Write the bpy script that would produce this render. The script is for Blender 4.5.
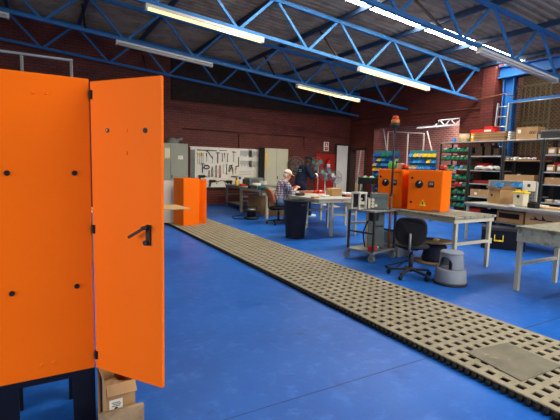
import bpy, bmesh, math, random
from mathutils import Vector, Matrix
random.seed(7)
for o in list(bpy.data.objects): bpy.data.objects.remove(o)
S = bpy.context.scene
COL = S.collection
PI = math.pi
# ------------------------------------------------------------------ camera
F, CAM_H = 415.0, 1.45
YAW, PITCH, ROLL = math.radians(30.3), math.radians(6.1), math.radians(1.5)
FW = Vector((math.sin(YAW)*math.cos(PITCH), math.cos(YAW)*math.cos(PITCH), -math.sin(PITCH)))
R0 = Vector((math.cos(YAW), -math.sin(YAW), 0)); U0 = R0.cross(FW)
RT = R0*math.cos(ROLL) + U0*math.sin(ROLL)
UP = RT.cross(FW)
CP = Vector((0, 0, CAM_H))
cam = bpy.data.objects.new('camera', bpy.data.cameras.new('camera')); COL.objects.link(cam)
cam.matrix_world = Matrix(((RT.x, UP.x, -FW.x, 0), (RT.y, UP.y, -FW.y, 0), (RT.z, UP.z, -FW.z, CAM_H), (0, 0, 0, 1)))
cam.data.sensor_width = 36.0; cam.data.lens = 36.0*F/560.0
cam.data.clip_start = 0.05; cam.data.clip_end = 200
S.camera = cam
# ------------------------------------------------------------------ world, daylight, exposure
W = bpy.data.worlds.new('world'); S.world = W; W.use_nodes = True
W.node_tree.nodes['Background'].inputs[0].default_value = (0.92, 0.96, 1.0, 1)
W.node_tree.nodes['Background'].inputs[1].default_value = 0.9
S.view_settings.view_transform = 'Standard'; S.view_settings.look = 'None'
S.view_settings.gamma = 1.0; S.view_settings.use_curve_mapping = False
S.view_settings.exposure = 0.0
def area(name, loc, target, sx, sy, watts, col):
    l = bpy.data.lights.new(name, 'AREA'); l.shape = 'RECTANGLE'; l.size = sx; l.size_y = sy; l.energy = watts; l.color = col
    o = bpy.data.objects.new(name, l); COL.objects.link(o); o.location = loc
    o.rotation_euler = (Vector(target)-Vector(loc)).to_track_quat('-Z', 'Y').to_euler()
    return o
DOORWAY = area('doorway_daylight', (6.2, -5.9, 2.1), (5.6, 6, 1.0), 6.0, 3.8, 250, (1.0, 0.98, 0.95))
WINDOW = area('side_doorway_daylight', (-5.9, 0.4, 1.9), (0, 1.6, 1.2), 4.0, 3.2, 290, (1.0, 0.98, 0.95))
ANNEX = area('annex_lamp', (13.6, 10.6, 3.55), (13.4, 10.6, 0), 1.6, 4.0, 150, (1.0, 0.93, 0.86))
SKY_EMIT = 34.0
TUBE_EMIT = 1.1
TUBE_WATTS = 75

def ray(px, py): return FW + RT*((px-280)/F) - UP*((py-210)/F)
def G(px, py, z=0.0):
    d = ray(px, py); return CP + d*((z-CAM_H)/d.z)
def PY(px, py, y):
    d = ray(px, py); return CP + d*(y/d.y)
def PX(px, py, x):
    d = ray(px, py); return CP + d*(x/d.x)

# ------------------------------------------------------------------ materials
MATS = {}
def mat(name, col, rough=0.6, metal=0.0, var=0.0, vscale=6.0, bump=0.0, bscale=40.0, dirt=None, dscale=8.0, damt=0.5, dlo=.55, spec=None, emit=0.0, alpha=None, trans=0.0):
    m = bpy.data.materials.new(name); m.use_nodes = True
    nt = m.node_tree; n = nt.nodes; b = n['Principled BSDF']; L = nt.links
    b.inputs['Base Color'].default_value = (*col, 1); b.inputs['Roughness'].default_value = rough; b.inputs['Metallic'].default_value = metal
    b.inputs['Specular IOR Level'].default_value = spec if spec is not None else (.25 if metal < .2 else .5)
    if trans: b.inputs['Transmission Weight'].default_value = trans
    if alpha is not None: b.inputs['Alpha'].default_value = alpha
    tc = n.new('ShaderNodeTexCoord'); src = None
    if var:
        t = n.new('ShaderNodeTexNoise'); t.inputs['Scale'].default_value = vscale; t.inputs['Detail'].default_value = 5
        L.new(tc.outputs['Object'], t.inputs['Vector'])
        r = n.new('ShaderNodeValToRGB'); r.color_ramp.elements[0].position = .3; r.color_ramp.elements[1].position = .7
        r.color_ramp.elements[0].color = (*[c*(1-var) for c in col], 1); r.color_ramp.elements[1].color = (*[min(1, c*(1+var)) for c in col], 1)
        L.new(t.outputs['Fac'], r.inputs['Fac']); src = r.outputs['Color']
    if dirt:
        t = n.new('ShaderNodeTexNoise'); t.inputs['Scale'].default_value = dscale; t.inputs['Detail'].default_value = 8; t.inputs['Roughness'].default_value = .65
        L.new(tc.outputs['Object'], t.inputs['Vector'])
        r = n.new('ShaderNodeValToRGB'); r.color_ramp.elements[0].position = dlo; r.color_ramp.elements[1].position = dlo+.1
        r.color_ramp.elements[0].color = (0, 0, 0, 1); r.color_ramp.elements[1].color = (damt, damt, damt, 1)
        L.new(t.outputs['Fac'], r.inputs['Fac'])
        mx = n.new('ShaderNodeMixRGB'); L.new(r.outputs['Color'], mx.inputs['Fac'])
        if src: L.new(src, mx.inputs['Color1'])
        else: mx.inputs['Color1'].default_value = (*col, 1)
        mx.inputs['Color2'].default_value = (*dirt, 1); src = mx.outputs['Color']
    if src: L.new(src, b.inputs['Base Color'])
    if bump:
        t = n.new('ShaderNodeTexNoise'); t.inputs['Scale'].default_value = bscale; t.inputs['Detail'].default_value = 4
        L.new(tc.outputs['Object'], t.inputs['Vector'])
        bp = n.new('ShaderNodeBump'); bp.inputs['Strength'].default_value = bump; bp.inputs['Distance'].default_value = .01
        L.new(t.outputs['Fac'], bp.inputs['Height']); L.new(bp.outputs['Normal'], b.inputs['Normal'])
    if emit:
        b.inputs['Emission Color'].default_value = (*col, 1); b.inputs['Emission Strength'].default_value = emit
    MATS[name] = m; return m
def hx(h, k=1.0):
    v = [int(h[i:i+2], 16)/255 for i in (0, 2, 4)]
    return tuple(k*(c/12.92 if c <= .04045 else ((c+.055)/1.055)**2.4) for c in v)
M = MATS
mat('orange', (0.95, 0.160, 0.002), .55, spec=.12, var=.03, vscale=2, bump=.04, bscale=120)
mat('black', (.010, .010, .012), .5)
mat('black_fabric', (.012, .012, .016), .9, bump=.2, bscale=200)
mat('navy_metal', (.004, .005, .012), .5)
mat('cream_paint', (.50, .47, .34), .55, var=.06, dirt=(.16, .14, .10), dscale=7, damt=.7, dlo=.60)
mat('bench_top', (.30, .29, .21), .6, var=.3, vscale=9, dirt=(.07, .075, .05), dscale=9, damt=.85, dlo=.50)
mat('spattered_apron', (.44, .44, .33), .6, var=.2, vscale=12, dirt=(.06, .15, .08), dscale=9, damt=.9, dlo=.54)
mat('white_worktop', (.38, .375, .33), .5, var=.08, dirt=(.25, .24, .2), dscale=10, damt=.6, dlo=.56)
mat('grey_steel', (.20, .21, .21), .5, .3, var=.12, vscale=10)
mat('dark_steel', (.028, .028, .03), .55, .2, var=.15)
mat('aluminium', (.55, .55, .53), .4, .6)
mat('chrome', (.6, .6, .6), .2, 1.0)
mat('locker_grey', (.34, .36, .29), .5, var=.04, vscale=2)
mat('locker_cream', (.50, .49, .36), .5, var=.04, vscale=2)
mat('white_card', (.88, .85, .74), .7, var=.04)
mat('white_paint', (.86, .83, .74), .5, var=.03)
mat('paper', (.84, .82, .74), .8)
mat('cardboard', (.42, .25, .115), .8, var=.10, vscale=5)
mat('tan_carton', (.52, .34, .17), .8, var=.1)
mat('cardboard_dark', (.30, .17, .075), .85, var=.14, vscale=5)
mat('wood', (.40, .25, .12), .7, var=.25, vscale=6, bump=.1)
mat('plywood', (.62, .40, .20), .6, var=.12, vscale=5)
mat('weathered_wood', (.32, .22, .12), .85, var=.35, vscale=14, bump=.3, bscale=60)
mat('dark_brown', (.045, .028, .02), .7, var=.2)
mat('truss_blue', (.028, .15, .36), .5, var=.12, vscale=3)
mat('purlin_blue', (.025, .05, .10), .5)
mat('column_blue', (.02, .14, .42), .45, var=.08)
mat('red_paint', (.42, .02, .012), .5)
mat('red_plastic', (.60, .02, .02), .4)
mat('red_dark', (.22, .015, .012), .5)
mat('green_bin', (.02, .22, .10), .45)
mat('green_bright', (.10, .55, .06), .4)
mat('blue_bin', (.02, .09, .40), .4)
mat('blue_light', (.05, .28, .62), .4)
mat('yellow_bin', (.80, .50, .02), .45)
mat('yellow', (.85, .60, .03), .45)
mat('tan_bin', (.55, .42, .24), .5)
mat('teal', (.015, .13, .15), .5)
mat('stool_grey', (.22, .25, .29), .6, var=.05, bump=.1, bscale=80)
mat('box_grey', (.10, .125, .125), .5, var=.12, vscale=8)
mat('box_grey_light', (.22, .24, .23), .5, var=.1)
mat('rubber', (.02, .02, .02), .8)
mat('bin_black', (.016, .017, .022), .55, var=.2)
mat('terracotta', (.42, .13, .05), .8)
mat('skin_light', (.55, .27, .18), .55)
mat('skin_dark', (.07, .035, .02), .5)
mat('hair_grey', (.5, .48, .44), .9)
mat('hair_black', (.01, .01, .01), .9)
mat('navy_cloth', (.008, .012, .032), .9, var=.2, bump=.2, bscale=30)
mat('cap_cream', (.68, .60, .46), .8)
mat('denim', (.08, .14, .24), .9, var=.2)
mat('fan_teal', (.08, .40, .42), .35)
mat('fan_cream', (.62, .58, .44), .4)
mat('fan_white', (.70, .72, .74), .4)
mat('wire_grey', (.25, .25, .24), .5, .3)
mat('amber', (.60, .20, .03), .3)
mat('beacon_red', (.65, .06, .03), .3)
mat('spool_wood', (.22, .15, .085), .8, var=.2)
mat('cable', (.012, .014, .03), .6)
mat('mat_grey', (.17, .155, .11), .7, var=.18, vscale=7, dirt=(.40, .33, .2), dscale=9, damt=.5, dlo=.62)
mat('tile_beige', (.29, .255, .175), .75, var=.12, vscale=9, dirt=(.12, .10, .07), dscale=22, damt=.6, dlo=.63)
mat('tile_dark', (.012, .012, .012), .8)
mat('plastic_white', (.70, .70, .66), .5, var=.08, vscale=20)
mat('tool_steel', (.16, .16, .16), .35, .7)
mat('tool_dark', (.03, .03, .032), .5)
mat('tool_wood', (.20, .08, .03), .6)
mat('gold_steel', (.20, .165, .085), .5, .2)
mat('chain_steel', (.30, .22, .12), .5, .3)
mat('tube_lit', (1.0, .82, .40), .4, emit=TUBE_EMIT)
mat('tube_off', (.62, .58, .50), .4)
mat('batten_white', (.62, .60, .54), .5)
mat('skylight', (1.0, .955, .88), .5, emit=SKY_EMIT)
mat('roof_sheet', (.38, .285, .19), .65, var=.22, vscale=1.2, dirt=(.22, .16, .11), dscale=2.5, damt=.7, dlo=.5)
mat('upper_wall_shade', (.035, .022, .018), .8, var=.2)  # near-black, shade of the upper wall put into the colour
mat('plaster_dark', (.10, .03, .02), .8)
mat('sticker_dark', (.04, .04, .04), .7)
mat('annex_white', (.62, .56, .50), .7)

def brick(name, c1, c2, mortar, axis, scale=1.0, msize=.012):
    m = bpy.data.materials.new(name); m.use_nodes = True; nt = m.node_tree; n = nt.nodes; L = nt.links; b = n['Principled BSDF']
    tc = n.new('ShaderNodeTexCoord'); sp = n.new('ShaderNodeSeparateXYZ'); cb = n.new('ShaderNodeCombineXYZ')
    L.new(tc.outputs['Object'], sp.inputs[0]); L.new(sp.outputs[axis], cb.inputs[0]); L.new(sp.outputs[2], cb.inputs[1])
    t = n.new('ShaderNodeTexBrick'); L.new(cb.outputs[0], t.inputs['Vector'])
    t.inputs['Color1'].default_value = (*c1, 1); t.inputs['Color2'].default_value = (*c2, 1); t.inputs['Mortar'].default_value = (*mortar, 1)
    t.inputs['Scale'].default_value = 1.0; t.inputs['Brick Width'].default_value = .23*scale; t.inputs['Row Height'].default_value = .085*scale
    t.inputs['Mortar Size'].default_value = msize; t.inputs['Mortar Smooth'].default_value = .2
    ns = n.new('ShaderNodeTexNoise'); ns.inputs['Scale'].default_value = 1.7; ns.inputs['Detail'].default_value = 6; L.new(tc.outputs['Object'], ns.inputs['Vector'])
    mr = n.new('ShaderNodeMapRange'); mr.inputs[1].default_value = .3; mr.inputs[2].default_value = .7; mr.inputs[3].default_value = .72; mr.inputs[4].default_value = 1.25
    L.new(ns.outputs['Fac'], mr.inputs[0])
    mx = n.new('ShaderNodeMixRGB'); mx.blend_type = 'MULTIPLY'; mx.inputs['Fac'].default_value = 1
    L.new(t.outputs['Color'], mx.inputs['Color1']); L.new(mr.outputs[0], mx.inputs['Color2']); L.new(mx.outputs['Color'], b.inputs['Base Color'])
    bp = n.new('ShaderNodeBump'); bp.inputs['Strength'].default_value = .6; bp.inputs['Distance'].default_value = .01; bp.invert = True
    L.new(t.outputs['Fac'], bp.inputs['Height']); L.new(bp.outputs['Normal'], b.inputs['Normal'])
    b.inputs['Roughness'].default_value = .65; MATS[name] = m
BR1, BR2, BRM = (.165, .026, .015), (.12, .019, .012), (.065, .014, .010)
brick('brick_x', BR1, BR2, BRM, 0); brick('brick_y', BR1, BR2, BRM, 1)
brick('brick_pink', (.50, .17, .13), (.36, .11, .085), (.58, .32, .27), 1, msize=.02)
brick('brick_brown', (.17, .095, .045), (.13, .07, .035), (.085, .05, .03), 1)

def floor_mat():
    m = bpy.data.materials.new('floor_paint'); m.use_nodes = True; nt = m.node_tree; n = nt.nodes; L = nt.links; b = n['Principled BSDF']
    tc = n.new('ShaderNodeTexCoord')
    def noise(sc, det, ro=.6):
        t = n.new('ShaderNodeTexNoise'); t.inputs['Scale'].default_value = sc; t.inputs['Detail'].default_value = det; t.inputs['Roughness'].default_value = ro
        L.new(tc.outputs['Object'], t.inputs['Vector']); return t.outputs['Fac']
    def ramp(f, a, b_, ca, cb_):
        r = n.new('ShaderNodeValToRGB'); e = r.color_ramp.elements; e[0].position = a; e[1].position = b_; e[0].color = (*ca, 1); e[1].color = (*cb_, 1)
        L.new(f, r.inputs['Fac']); return r.outputs['Color']
    base = ramp(noise(.9, 6), .3, .7, (.007, .090, .40), (.015, .135, .54))
    mx = n.new('ShaderNodeMixRGB'); L.new(ramp(noise(7, 9, .7), .52, .68, (0, 0, 0), (.75, .75, .75)), mx.inputs['Fac']); L.new(base, mx.inputs['Color1']); mx.inputs['Color2'].default_value = (.04, .175, .62, 1)
    m2 = n.new('ShaderNodeMixRGB'); L.new(ramp(noise(28, 6, .8), .66, .72, (0, 0, 0), (.75, .75, .75)), m2.inputs['Fac']); L.new(mx.outputs['Color'], m2.inputs['Color1']); m2.inputs['Color2'].default_value = (.22, .34, .62, 1)
    m3 = n.new('ShaderNodeMixRGB'); L.new(ramp(noise(3.3, 8, .75), .58, .70, (0, 0, 0), (.55, .55, .55)), m3.inputs['Fac']); L.new(m2.outputs['Color'], m3.inputs['Color1']); m3.inputs['Color2'].default_value = (.012, .05, .2, 1)
    L.new(m3.outputs['Color'], b.inputs['Base Color'])
    r = n.new('ShaderNodeMapRange'); r.inputs[3].default_value = .28; r.inputs[4].default_value = .55; L.new(noise(2.2, 6), r.inputs[0]); L.new(r.outputs[0], b.inputs['Roughness'])
    bp = n.new('ShaderNodeBump'); bp.inputs['Strength'].default_value = .12; bp.inputs['Distance'].default_value = .01; L.new(noise(18, 5), bp.inputs['Height']); L.new(bp.outputs['Normal'], b.inputs['Normal'])
    b.inputs['Specular IOR Level'].default_value = .16; MATS['floor_paint'] = m
floor_mat()
def plaid():
    m = bpy.data.materials.new('plaid_cloth'); m.use_nodes = True; nt = m.node_tree; n = nt.nodes; L = nt.links; b = n['Principled BSDF']
    tc = n.new('ShaderNodeTexCoord'); src = None
    for ax, sc in (('X', 13), ('Z', 11), ('Y', 13)):
        w = n.new('ShaderNodeTexWave'); w.wave_type = 'BANDS'; w.bands_direction = ax; w.inputs['Scale'].default_value = sc*.5; w.inputs['Distortion'].default_value = .6
        L.new(tc.outputs['Object'], w.inputs['Vector'])
        r = n.new('ShaderNodeValToRGB'); r.color_ramp.elements[0].position = .45; r.color_ramp.elements[1].position = .7
        r.color_ramp.elements[0].color = (1, 1, 1, 1); r.color_ramp.elements[1].color = (.42, .40, .48, 1); L.new(w.outputs['Fac'], r.inputs['Fac'])
        if src is None: src = r.outputs['Color']
        else:
            mx = n.new('ShaderNodeMixRGB'); mx.blend_type = 'MULTIPLY'; mx.inputs['Fac'].default_value = 1; L.new(src, mx.inputs['Color1']); L.new(r.outputs['Color'], mx.inputs['Color2']); src = mx.outputs['Color']
    mx = n.new('ShaderNodeMixRGB'); mx.blend_type = 'MULTIPLY'; mx.inputs['Fac'].default_value = 1; L.new(src, mx.inputs['Color1']); mx.inputs['Color2'].default_value = (.55, .50, .55, 1)
    L.new(mx.outputs['Color'], b.inputs['Base Color']); b.inputs['Roughness'].default_value = .9; MATS['plaid_cloth'] = m
plaid()

# ------------------------------------------------------------------ mesh helpers
class MB:
    def __init__(self): self.bm = bmesh.new(); self.mi = 0
    def _mark(self, fs):
        if self.mi:
            for f in fs: f.material_index = self.mi
    def box(self, c, s, rz=0, bev=0, rx=0, ry=0):
        mt = Matrix.Translation(c) @ Matrix.Rotation(rz, 4, 'Z') @ Matrix.Rotation(ry, 4, 'Y') @ Matrix.Rotation(rx, 4, 'X') @ Matrix.Diagonal((*s, 1))
        r = bmesh.ops.create_cube(self.bm, size=1, matrix=mt); vs = r['verts']
        es = list({e for v in vs for e in v.link_edges}); fs = list({f for v in vs for f in v.link_faces})
        self._mark(fs)
        if bev: bmesh.ops.bevel(self.bm, geom=es, offset=bev, segments=2, affect='EDGES', profile=.5)
        return self
    def bx(self, x0, x1, y0, y1, z0, z1, bev=0): return self.box(((x0+x1)/2, (y0+y1)/2, (z0+z1)/2), (x1-x0, y1-y0, z1-z0), bev=bev)
    def bar(self, a, b, w, h=None, up=(0, 0, 1), bev=0):
        a, b = Vector(a), Vector(b); d = b-a; l = d.length; h = h or w; d.normalize(); u = Vector(up)
        if abs(d.dot(u)) > .99: u = Vector((1, 0, 0))
        x = d.cross(u).normalized(); z = x.cross(d)
        mt = Matrix((( d.x, x.x, z.x, (a.x+b.x)/2), (d.y, x.y, z.y, (a.y+b.y)/2), (d.z, x.z, z.z, (a.z+b.z)/2), (0, 0, 0, 1))) @ Matrix.Diagonal((l, w, h, 1))
        r = bmesh.ops.create_cube(self.bm, size=1, matrix=mt); self._mark({f for v in r['verts'] for f in v.link_faces})
        if bev: bmesh.ops.bevel(self.bm, geom=list({e for v in r['verts'] for e in v.link_edges}), offset=bev, segments=2, affect='EDGES', profile=.5)
        return self
    def cyl(self, a, b, r, r2=None, n=16, smooth=True):
        a, b = Vector(a), Vector(b); r2 = r if r2 is None else r2; d = b-a; q = d.to_track_quat('Z', 'Y').to_matrix().to_4x4()
        mt = Matrix.Translation((a+b)/2) @ q
        x = bmesh.ops.create_cone(self.bm, cap_ends=True, segments=n, radius1=max(r, 1e-4), radius2=max(r2, 1e-4), depth=d.length, matrix=mt)
        fs = {f for v in x['verts'] for f in v.link_faces}; self._mark(fs)
        if smooth:
            for f in fs:
                if len(f.verts) == 4: f.smooth = True
        return self
    def sph(self, c, r, s=(1, 1, 1), n=14, rot=None):
        mt = Matrix.Translation(c) @ (rot.to_4x4() if rot else Matrix.Identity(4)) @ Matrix.Diagonal((*s, 1))
        x = bmesh.ops.create_uvsphere(self.bm, u_segments=n, v_segments=max(6, n*2//3), radius=r, matrix=mt)
        fs = {f for v in x['verts'] for f in v.link_faces}; self._mark(fs)
        for f in fs: f.smooth = True
        return self
    def tube(self, pts, r, n=8, closed=False):
        pts = [Vector(p) for p in pts]; N = len(pts); rings = []
        for i, p in enumerate(pts):
            if closed: t = pts[(i+1) % N]-pts[i-1]
            else: t = pts[min(i+1, N-1)]-pts[max(i-1, 0)]
            t.normalize(); u = Vector((0, 0, 1)) if abs(t.z) < .9 else Vector((1, 0, 0))
            x = t.cross(u).normalized(); y = x.cross(t); rr = r[i] if isinstance(r, (list, tuple)) else r
            rings.append([self.bm.verts.new(p + (x*math.cos(2*PI*k/n) + y*math.sin(2*PI*k/n))*rr) for k in range(n)])
        fs = []
        for i in range(N if closed else N-1):
            A, B = rings[i], rings[(i+1) % N]
            for k in range(n):
                f = self.bm.faces.new((A[k], A[(k+1) % n], B[(k+1) % n], B[k])); f.smooth = True; fs.append(f)
        if not closed: fs.append(self.bm.faces.new(rings[0][::-1])); fs.append(self.bm.faces.new(rings[-1]))
        self._mark(fs); return self
    def lathe(self, prof, c=(0, 0, 0), n=32, smooth=True, ring=False):
        c = Vector(c); rings = []
        for r, z in prof:
            rings.append([self.bm.verts.new(c + Vector((r*math.cos(2*PI*k/n), r*math.sin(2*PI*k/n), z))) for k in range(n)] if r > 1e-6 else [self.bm.verts.new(c+Vector((0, 0, z)))])
        fs = []
        idx = list(range(len(prof)-1)) + ([len(prof)-1] if ring else [])
        for i in idx:
            A, B = rings[i], rings[(i+1) % len(prof)]
            for k in range(n):
                k2 = (k+1) % n
                if len(A) == 1 and len(B) == 1: continue
                if len(A) == 1: f = self.bm.faces.new((A[0], B[k2], B[k]))
                elif len(B) == 1: f = self.bm.faces.new((A[k], A[k2], B[0]))
                else: f = self.bm.faces.new((A[k], A[k2], B[k2], B[k]))
                f.smooth = smooth; fs.append(f)
        if not ring:
            if len(rings[0]) > 1: fs.append(self.bm.faces.new(rings[0][::-1]))
            if len(rings[-1]) > 1: fs.append(self.bm.faces.new(rings[-1]))
        self._mark(fs); return self
    def prism(self, pts, o, ux, uy, th):
        """outline pts (2D) in plane ux,uy at o, extruded by th along ux x uy, centred"""
        o, ux, uy = Vector(o), Vector(ux), Vector(uy); nz = ux.cross(uy).normalized()*th*.5
        a = [self.bm.verts.new(o+ux*p[0]+uy*p[1]-nz) for p in pts]; b = [self.bm.verts.new(o+ux*p[0]+uy*p[1]+nz) for p in pts]
        fs = [self.bm.faces.new(a[::-1]), self.bm.faces.new(b)]
        for i in range(len(pts)):
            j = (i+1) % len(pts); fs.append(self.bm.faces.new((a[i], a[j], b[j], b[i])))
        self._mark(fs); return self
    def tray(self, c, s, t=.004, rz=0, slope=None):
        """open-top box, base centre c, outer size s; slope = height of the lowered front (toward -x)"""
        sx, sy, sz = s; R = Matrix.Translation(c) @ Matrix.Rotation(rz, 4, 'Z')
        def q(p): return self.bm.verts.new(R @ Vector(p))
        hf = slope if slope else sz
        X, Y = sx/2, sy/2
        def shell(X, Y, z0): return [q((-X, -Y, z0)), q((X, -Y, z0)), q((X, Y, z0)), q((-X, Y, z0))]
        ob = shell(X, Y, 0); ib = shell(X-t, Y-t, t)
        ot = [q((-X, -Y, hf)), q((X, -Y, sz)), q((X, Y, sz)), q((-X, Y, hf))]
        it = [q((-X+t, -Y+t, hf)), q((X-t, -Y+t, sz)), q((X-t, Y-t, sz)), q((-X+t, Y-t, hf))]
        fs = [self.bm.faces.new(ob[::-1]), self.bm.faces.new(ib)]
        for i in range(4):
            j = (i+1) % 4
            fs += [self.bm.faces.new((ob[i], ob[j], ot[j], ot[i])), self.bm.faces.new((ib[j], ib[i], it[i], it[j])), self.bm.faces.new((ot[i], ot[j], it[j], it[i]))]
        self._mark(fs); return self
    def build(self, name, m, parent=None, loc=None, rz=0, extra=()):
        me = bpy.data.meshes.new(name); bmesh.ops.recalc_face_normals(self.bm, faces=self.bm.faces[:]) ; self.bm.to_mesh(me); self.bm.free()
        o = bpy.data.objects.new(name, me); COL.objects.link(o)
        for k in (m,)+tuple(extra): me.materials.append(MATS[k] if isinstance(k, str) else k)
        if parent: o.parent = parent
        if loc is not None: o.location = loc
        if rz: o.rotation_euler = (0, 0, rz)
        return o
def tag(o, label=None, cat=None, group=None, kind=None):
    if label: o['label'] = label
    if cat: o['category'] = cat
    if group: o['group'] = group
    if kind: o['kind'] = kind
    return o
def thing(name, label, cat, loc=(0, 0, 0), rz=0, group=None):
    o = bpy.data.objects.new(name, None); COL.objects.link(o); o.location = loc; o.rotation_euler = (0, 0, rz); o.empty_display_size = .1
    return tag(o, label, cat, group)
def dup(root, loc=None, rz=None, label=None, group=None):
    def cp(o, par):
        c = o.copy(); COL.objects.link(c); c.parent = par
        for ch in list(o.children):
            if ch is not c: cp(ch, c)
        return c
    r = cp(root, None)
    if loc is not None: r.location = loc
    if rz is not None: r.rotation_euler = (0, 0, rz)
    if label: r['label'] = label
    if group: r['group'] = group
    return r
def struct(name, mb, m, parent=None, label=None):
    o = mb.build(name, m, parent)
    if not parent: o['kind'] = 'structure'
    if label: o['label'] = label
    return o
ORD = ['first', 'second', 'third', 'fourth', 'fifth', 'sixth', 'seventh', 'eighth', 'ninth', 'tenth', 'eleventh', 'twelfth']

# ================================================================== SETTING
RZ = lambda x: 5.47 - .0745*x          # roof sheet underside
ZT = lambda x: 5.31 - .0745*x          # top chord axis
ZB = lambda x: 4.516 - .0812*x         # bottom chord axis
f = struct('floor', MB().bx(-6.2, 16.5, -6.2, 15.2, -.12, 0), 'floor_paint')
struct('floor_joint', MB().bx(-6, 2.6, 2.063, 2.067, 0, .0012).bx(3.72, 11.5, 2.058, 2.066, 0, .0012), 'sticker_dark', f)
# back wall with brick up to a ledge on the right and up to the roof on the left
bw = struct('wall_back', MB().bx(-6, 11.85, 14.1, 14.35, 0, 3.52).bx(-6, 3.9, 14.1, 14.35, 3.52, 6.0), 'brick_x')
struct('shaded_upper_wall', MB().bx(3.9, 11.85, 14.3, 14.38, 3.52, 5.2), 'upper_wall_shade', bw)  # near-black sheet stands in for the unlit wall above the brick
b = MB()
for i in range(60):
    x = 3.95+i*.128; b.box((x, 14.2, 3.53), (.11, .2, random.uniform(.02, .06)))
struct('mortar_ledge', b, 'plaster_dark', bw)
b = MB().tube([(4.3, 14.06, 2.62), (7.0, 14.06, 2.62), (9.25, 14.06, 2.62)], .018).tube([(9.25, 14.06, 2.62), (9.27, 14.06, 2.1)], .018).tube([(6.4, 14.06, 2.62), (6.4, 14.06, 2.05)], .016)
struct('conduit', b, 'plaster_dark', bw)
struct('wall_left', MB().bx(-6.25, -6, -6, -1.6, 0, 6).bx(-6.25, -6, 2.4, 14.35, 0, 6).bx(-6.25, -6, -1.6, 2.4, 3.6, 6), 'brick_y')
# front wall behind the camera: open roller doorway
fw_ = MB().bx(-6, 3.2, -6.25, -6, 0, 6).bx(9.2, 11.85, -6.25, -6, 0, 5.2).bx(3.2, 9.2, -6.25, -6, 4.0, 5.4)
struct('wall_front', fw_, 'brick_x')
# right wall
w = MB()
w.bx(11.6, 11.85, 14.0, 14.1, 0, 4.6)
w.bx(11.6, 11.85, 12.97, 14.0, 2.26, 4.6)
w.bx(11.6, 11.85, 12.6, 12.97, 0, 4.6)
w.bx(11.6, 11.85, 9.75, 12.6, 3.02, 4.6).bx(11.6, 11.85, 8.72, 9.75, 3.14, 4.6)
w.bx(11.6, 11.85, 7.55, 8.72, 0, 4.6)
w.bx(11.6, 11.85, -6, 1.0, 0, 4.6).bx(11.6, 11.68, 1.0, 7.55, 0, 1.9)
wr = struct('wall_right', w, 'brick_y')
struct('pier', MB().bx(11.48, 11.6, 7.55, 7.95, 0, 4.45), 'brick_y', wr)
b = MB().tube([(11.56, 13.9, 3.42), (11.56, 11.0, 3.40), (11.56, 8.0, 3.32)], .02).tube([(11.56, 13.9, 3.2), (11.56, 8.0, 3.1)], .012)
struct('conduit', b, 'plaster_dark', wr)
# annex seen through the openings
struct('wall_annex', MB().bx(15, 15.2, 8.4, 15.2, 0, 4.4).bx(11.85, 15, 14.9, 15.2, 0, 4.4), 'brick_pink')
struct('wall_divider', MB().bx(11.85, 15.2, 8.2, 8.4, 0, 4.6), 'brick_pink')
struct('wall_store', MB().bx(14, 14.2, -6, 8.2, 0, 5.2), 'brick_brown')
struct('wall_end', MB().bx(11.85, 14.2, -6.2, -6, 0, 5.2), 'brick_brown')
# ceiling: corrugated roof sheets with a translucent strip
def corrug(y0, y1, x0, x1, pitch=.19, amp=.032):
    b = MB(); n = max(1, round((y1-y0)/pitch)); p = (y1-y0)/n; pts = []
    for i in range(n):
        y = y0+i*p; pts += [(y, 0), (y+p*.35, 0), (y+p*.5, amp), (y+p*.85, amp)]
    pts.append((y1, 0))
    A = [b.bm.verts.new((x0, y, RZ(x0)+z)) for y, z in pts]; B = [b.bm.verts.new((x1, y, RZ(x1)+z)) for y, z in pts]
    for i in range(len(pts)-1): b.bm.faces.new((A[i], A[i+1], B[i+1], B[i]))
    return b
SKY = [(-4.2, -3.56), (-.9, -.26), (7.05, 7.44)]  # the two strips behind the camera are unseen, added as top light
ce = struct('ceiling', corrug(-6.2, SKY[0][0], -6.2, 11.95), 'roof_sheet')
for (a0, a1), nx_ in zip(SKY, (SKY[1][0], SKY[2][0], 14.4)):
    struct('roof_sheet', corrug(a1, nx_, -6.2, 11.95), 'roof_sheet', ce)
    struct('roof_sheet', corrug(a0, a1, -6.2, 3.2, .213), 'roof_sheet', ce)
    struct('skylight_sheet', corrug(a0, a1, 3.2, 11.95, .213), 'skylight', ce, 'bright translucent white roof sheet')
XT = [1.15+1.725*k for k in range(-4, 7)]
for x in XT:
    struct('purlin', MB().bx(x-.035, x+.035, -6, 14.1, ZT(x)+.045, RZ(x)-.004), 'purlin_blue', ce)
struct('ceiling_annex', MB().bx(11.95, 15.2, 8.3, 15.2, 4.4, 4.5).bx(11.95, 15.2, -6.2, 8.3, 5.2, 5.3), 'roof_sheet')
# doors
d = struct('door_1', MB().bx(10.90, 11.50, 14.06, 14.1, 0, 2.36), 'white_paint')
struct('door_frame', MB().bx(10.82, 10.90, 14.03, 14.1, 0, 2.43).bx(11.50, 11.58, 14.03, 14.1, 0, 2.43).bx(10.90, 11.50, 14.03, 14.1, 2.36, 2.43), 'dark_brown', d)
struct('door_handle', MB().cyl((11.0, 14.06, 1.02), (11.0, 14.0, 1.02), .014).bar((11.0, 14.0, 1.02), (11.11, 14.0, 1.02), .018), 'chrome', d)
d = struct('trim_1', MB().bx(11.55, 11.86, 12.97, 13.05, 0, 2.26).bx(11.55, 11.86, 13.92, 14.0, 0, 2.26).bx(11.55, 11.86, 12.97, 14.0, 2.18, 2.26), 'dark_brown')

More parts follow.
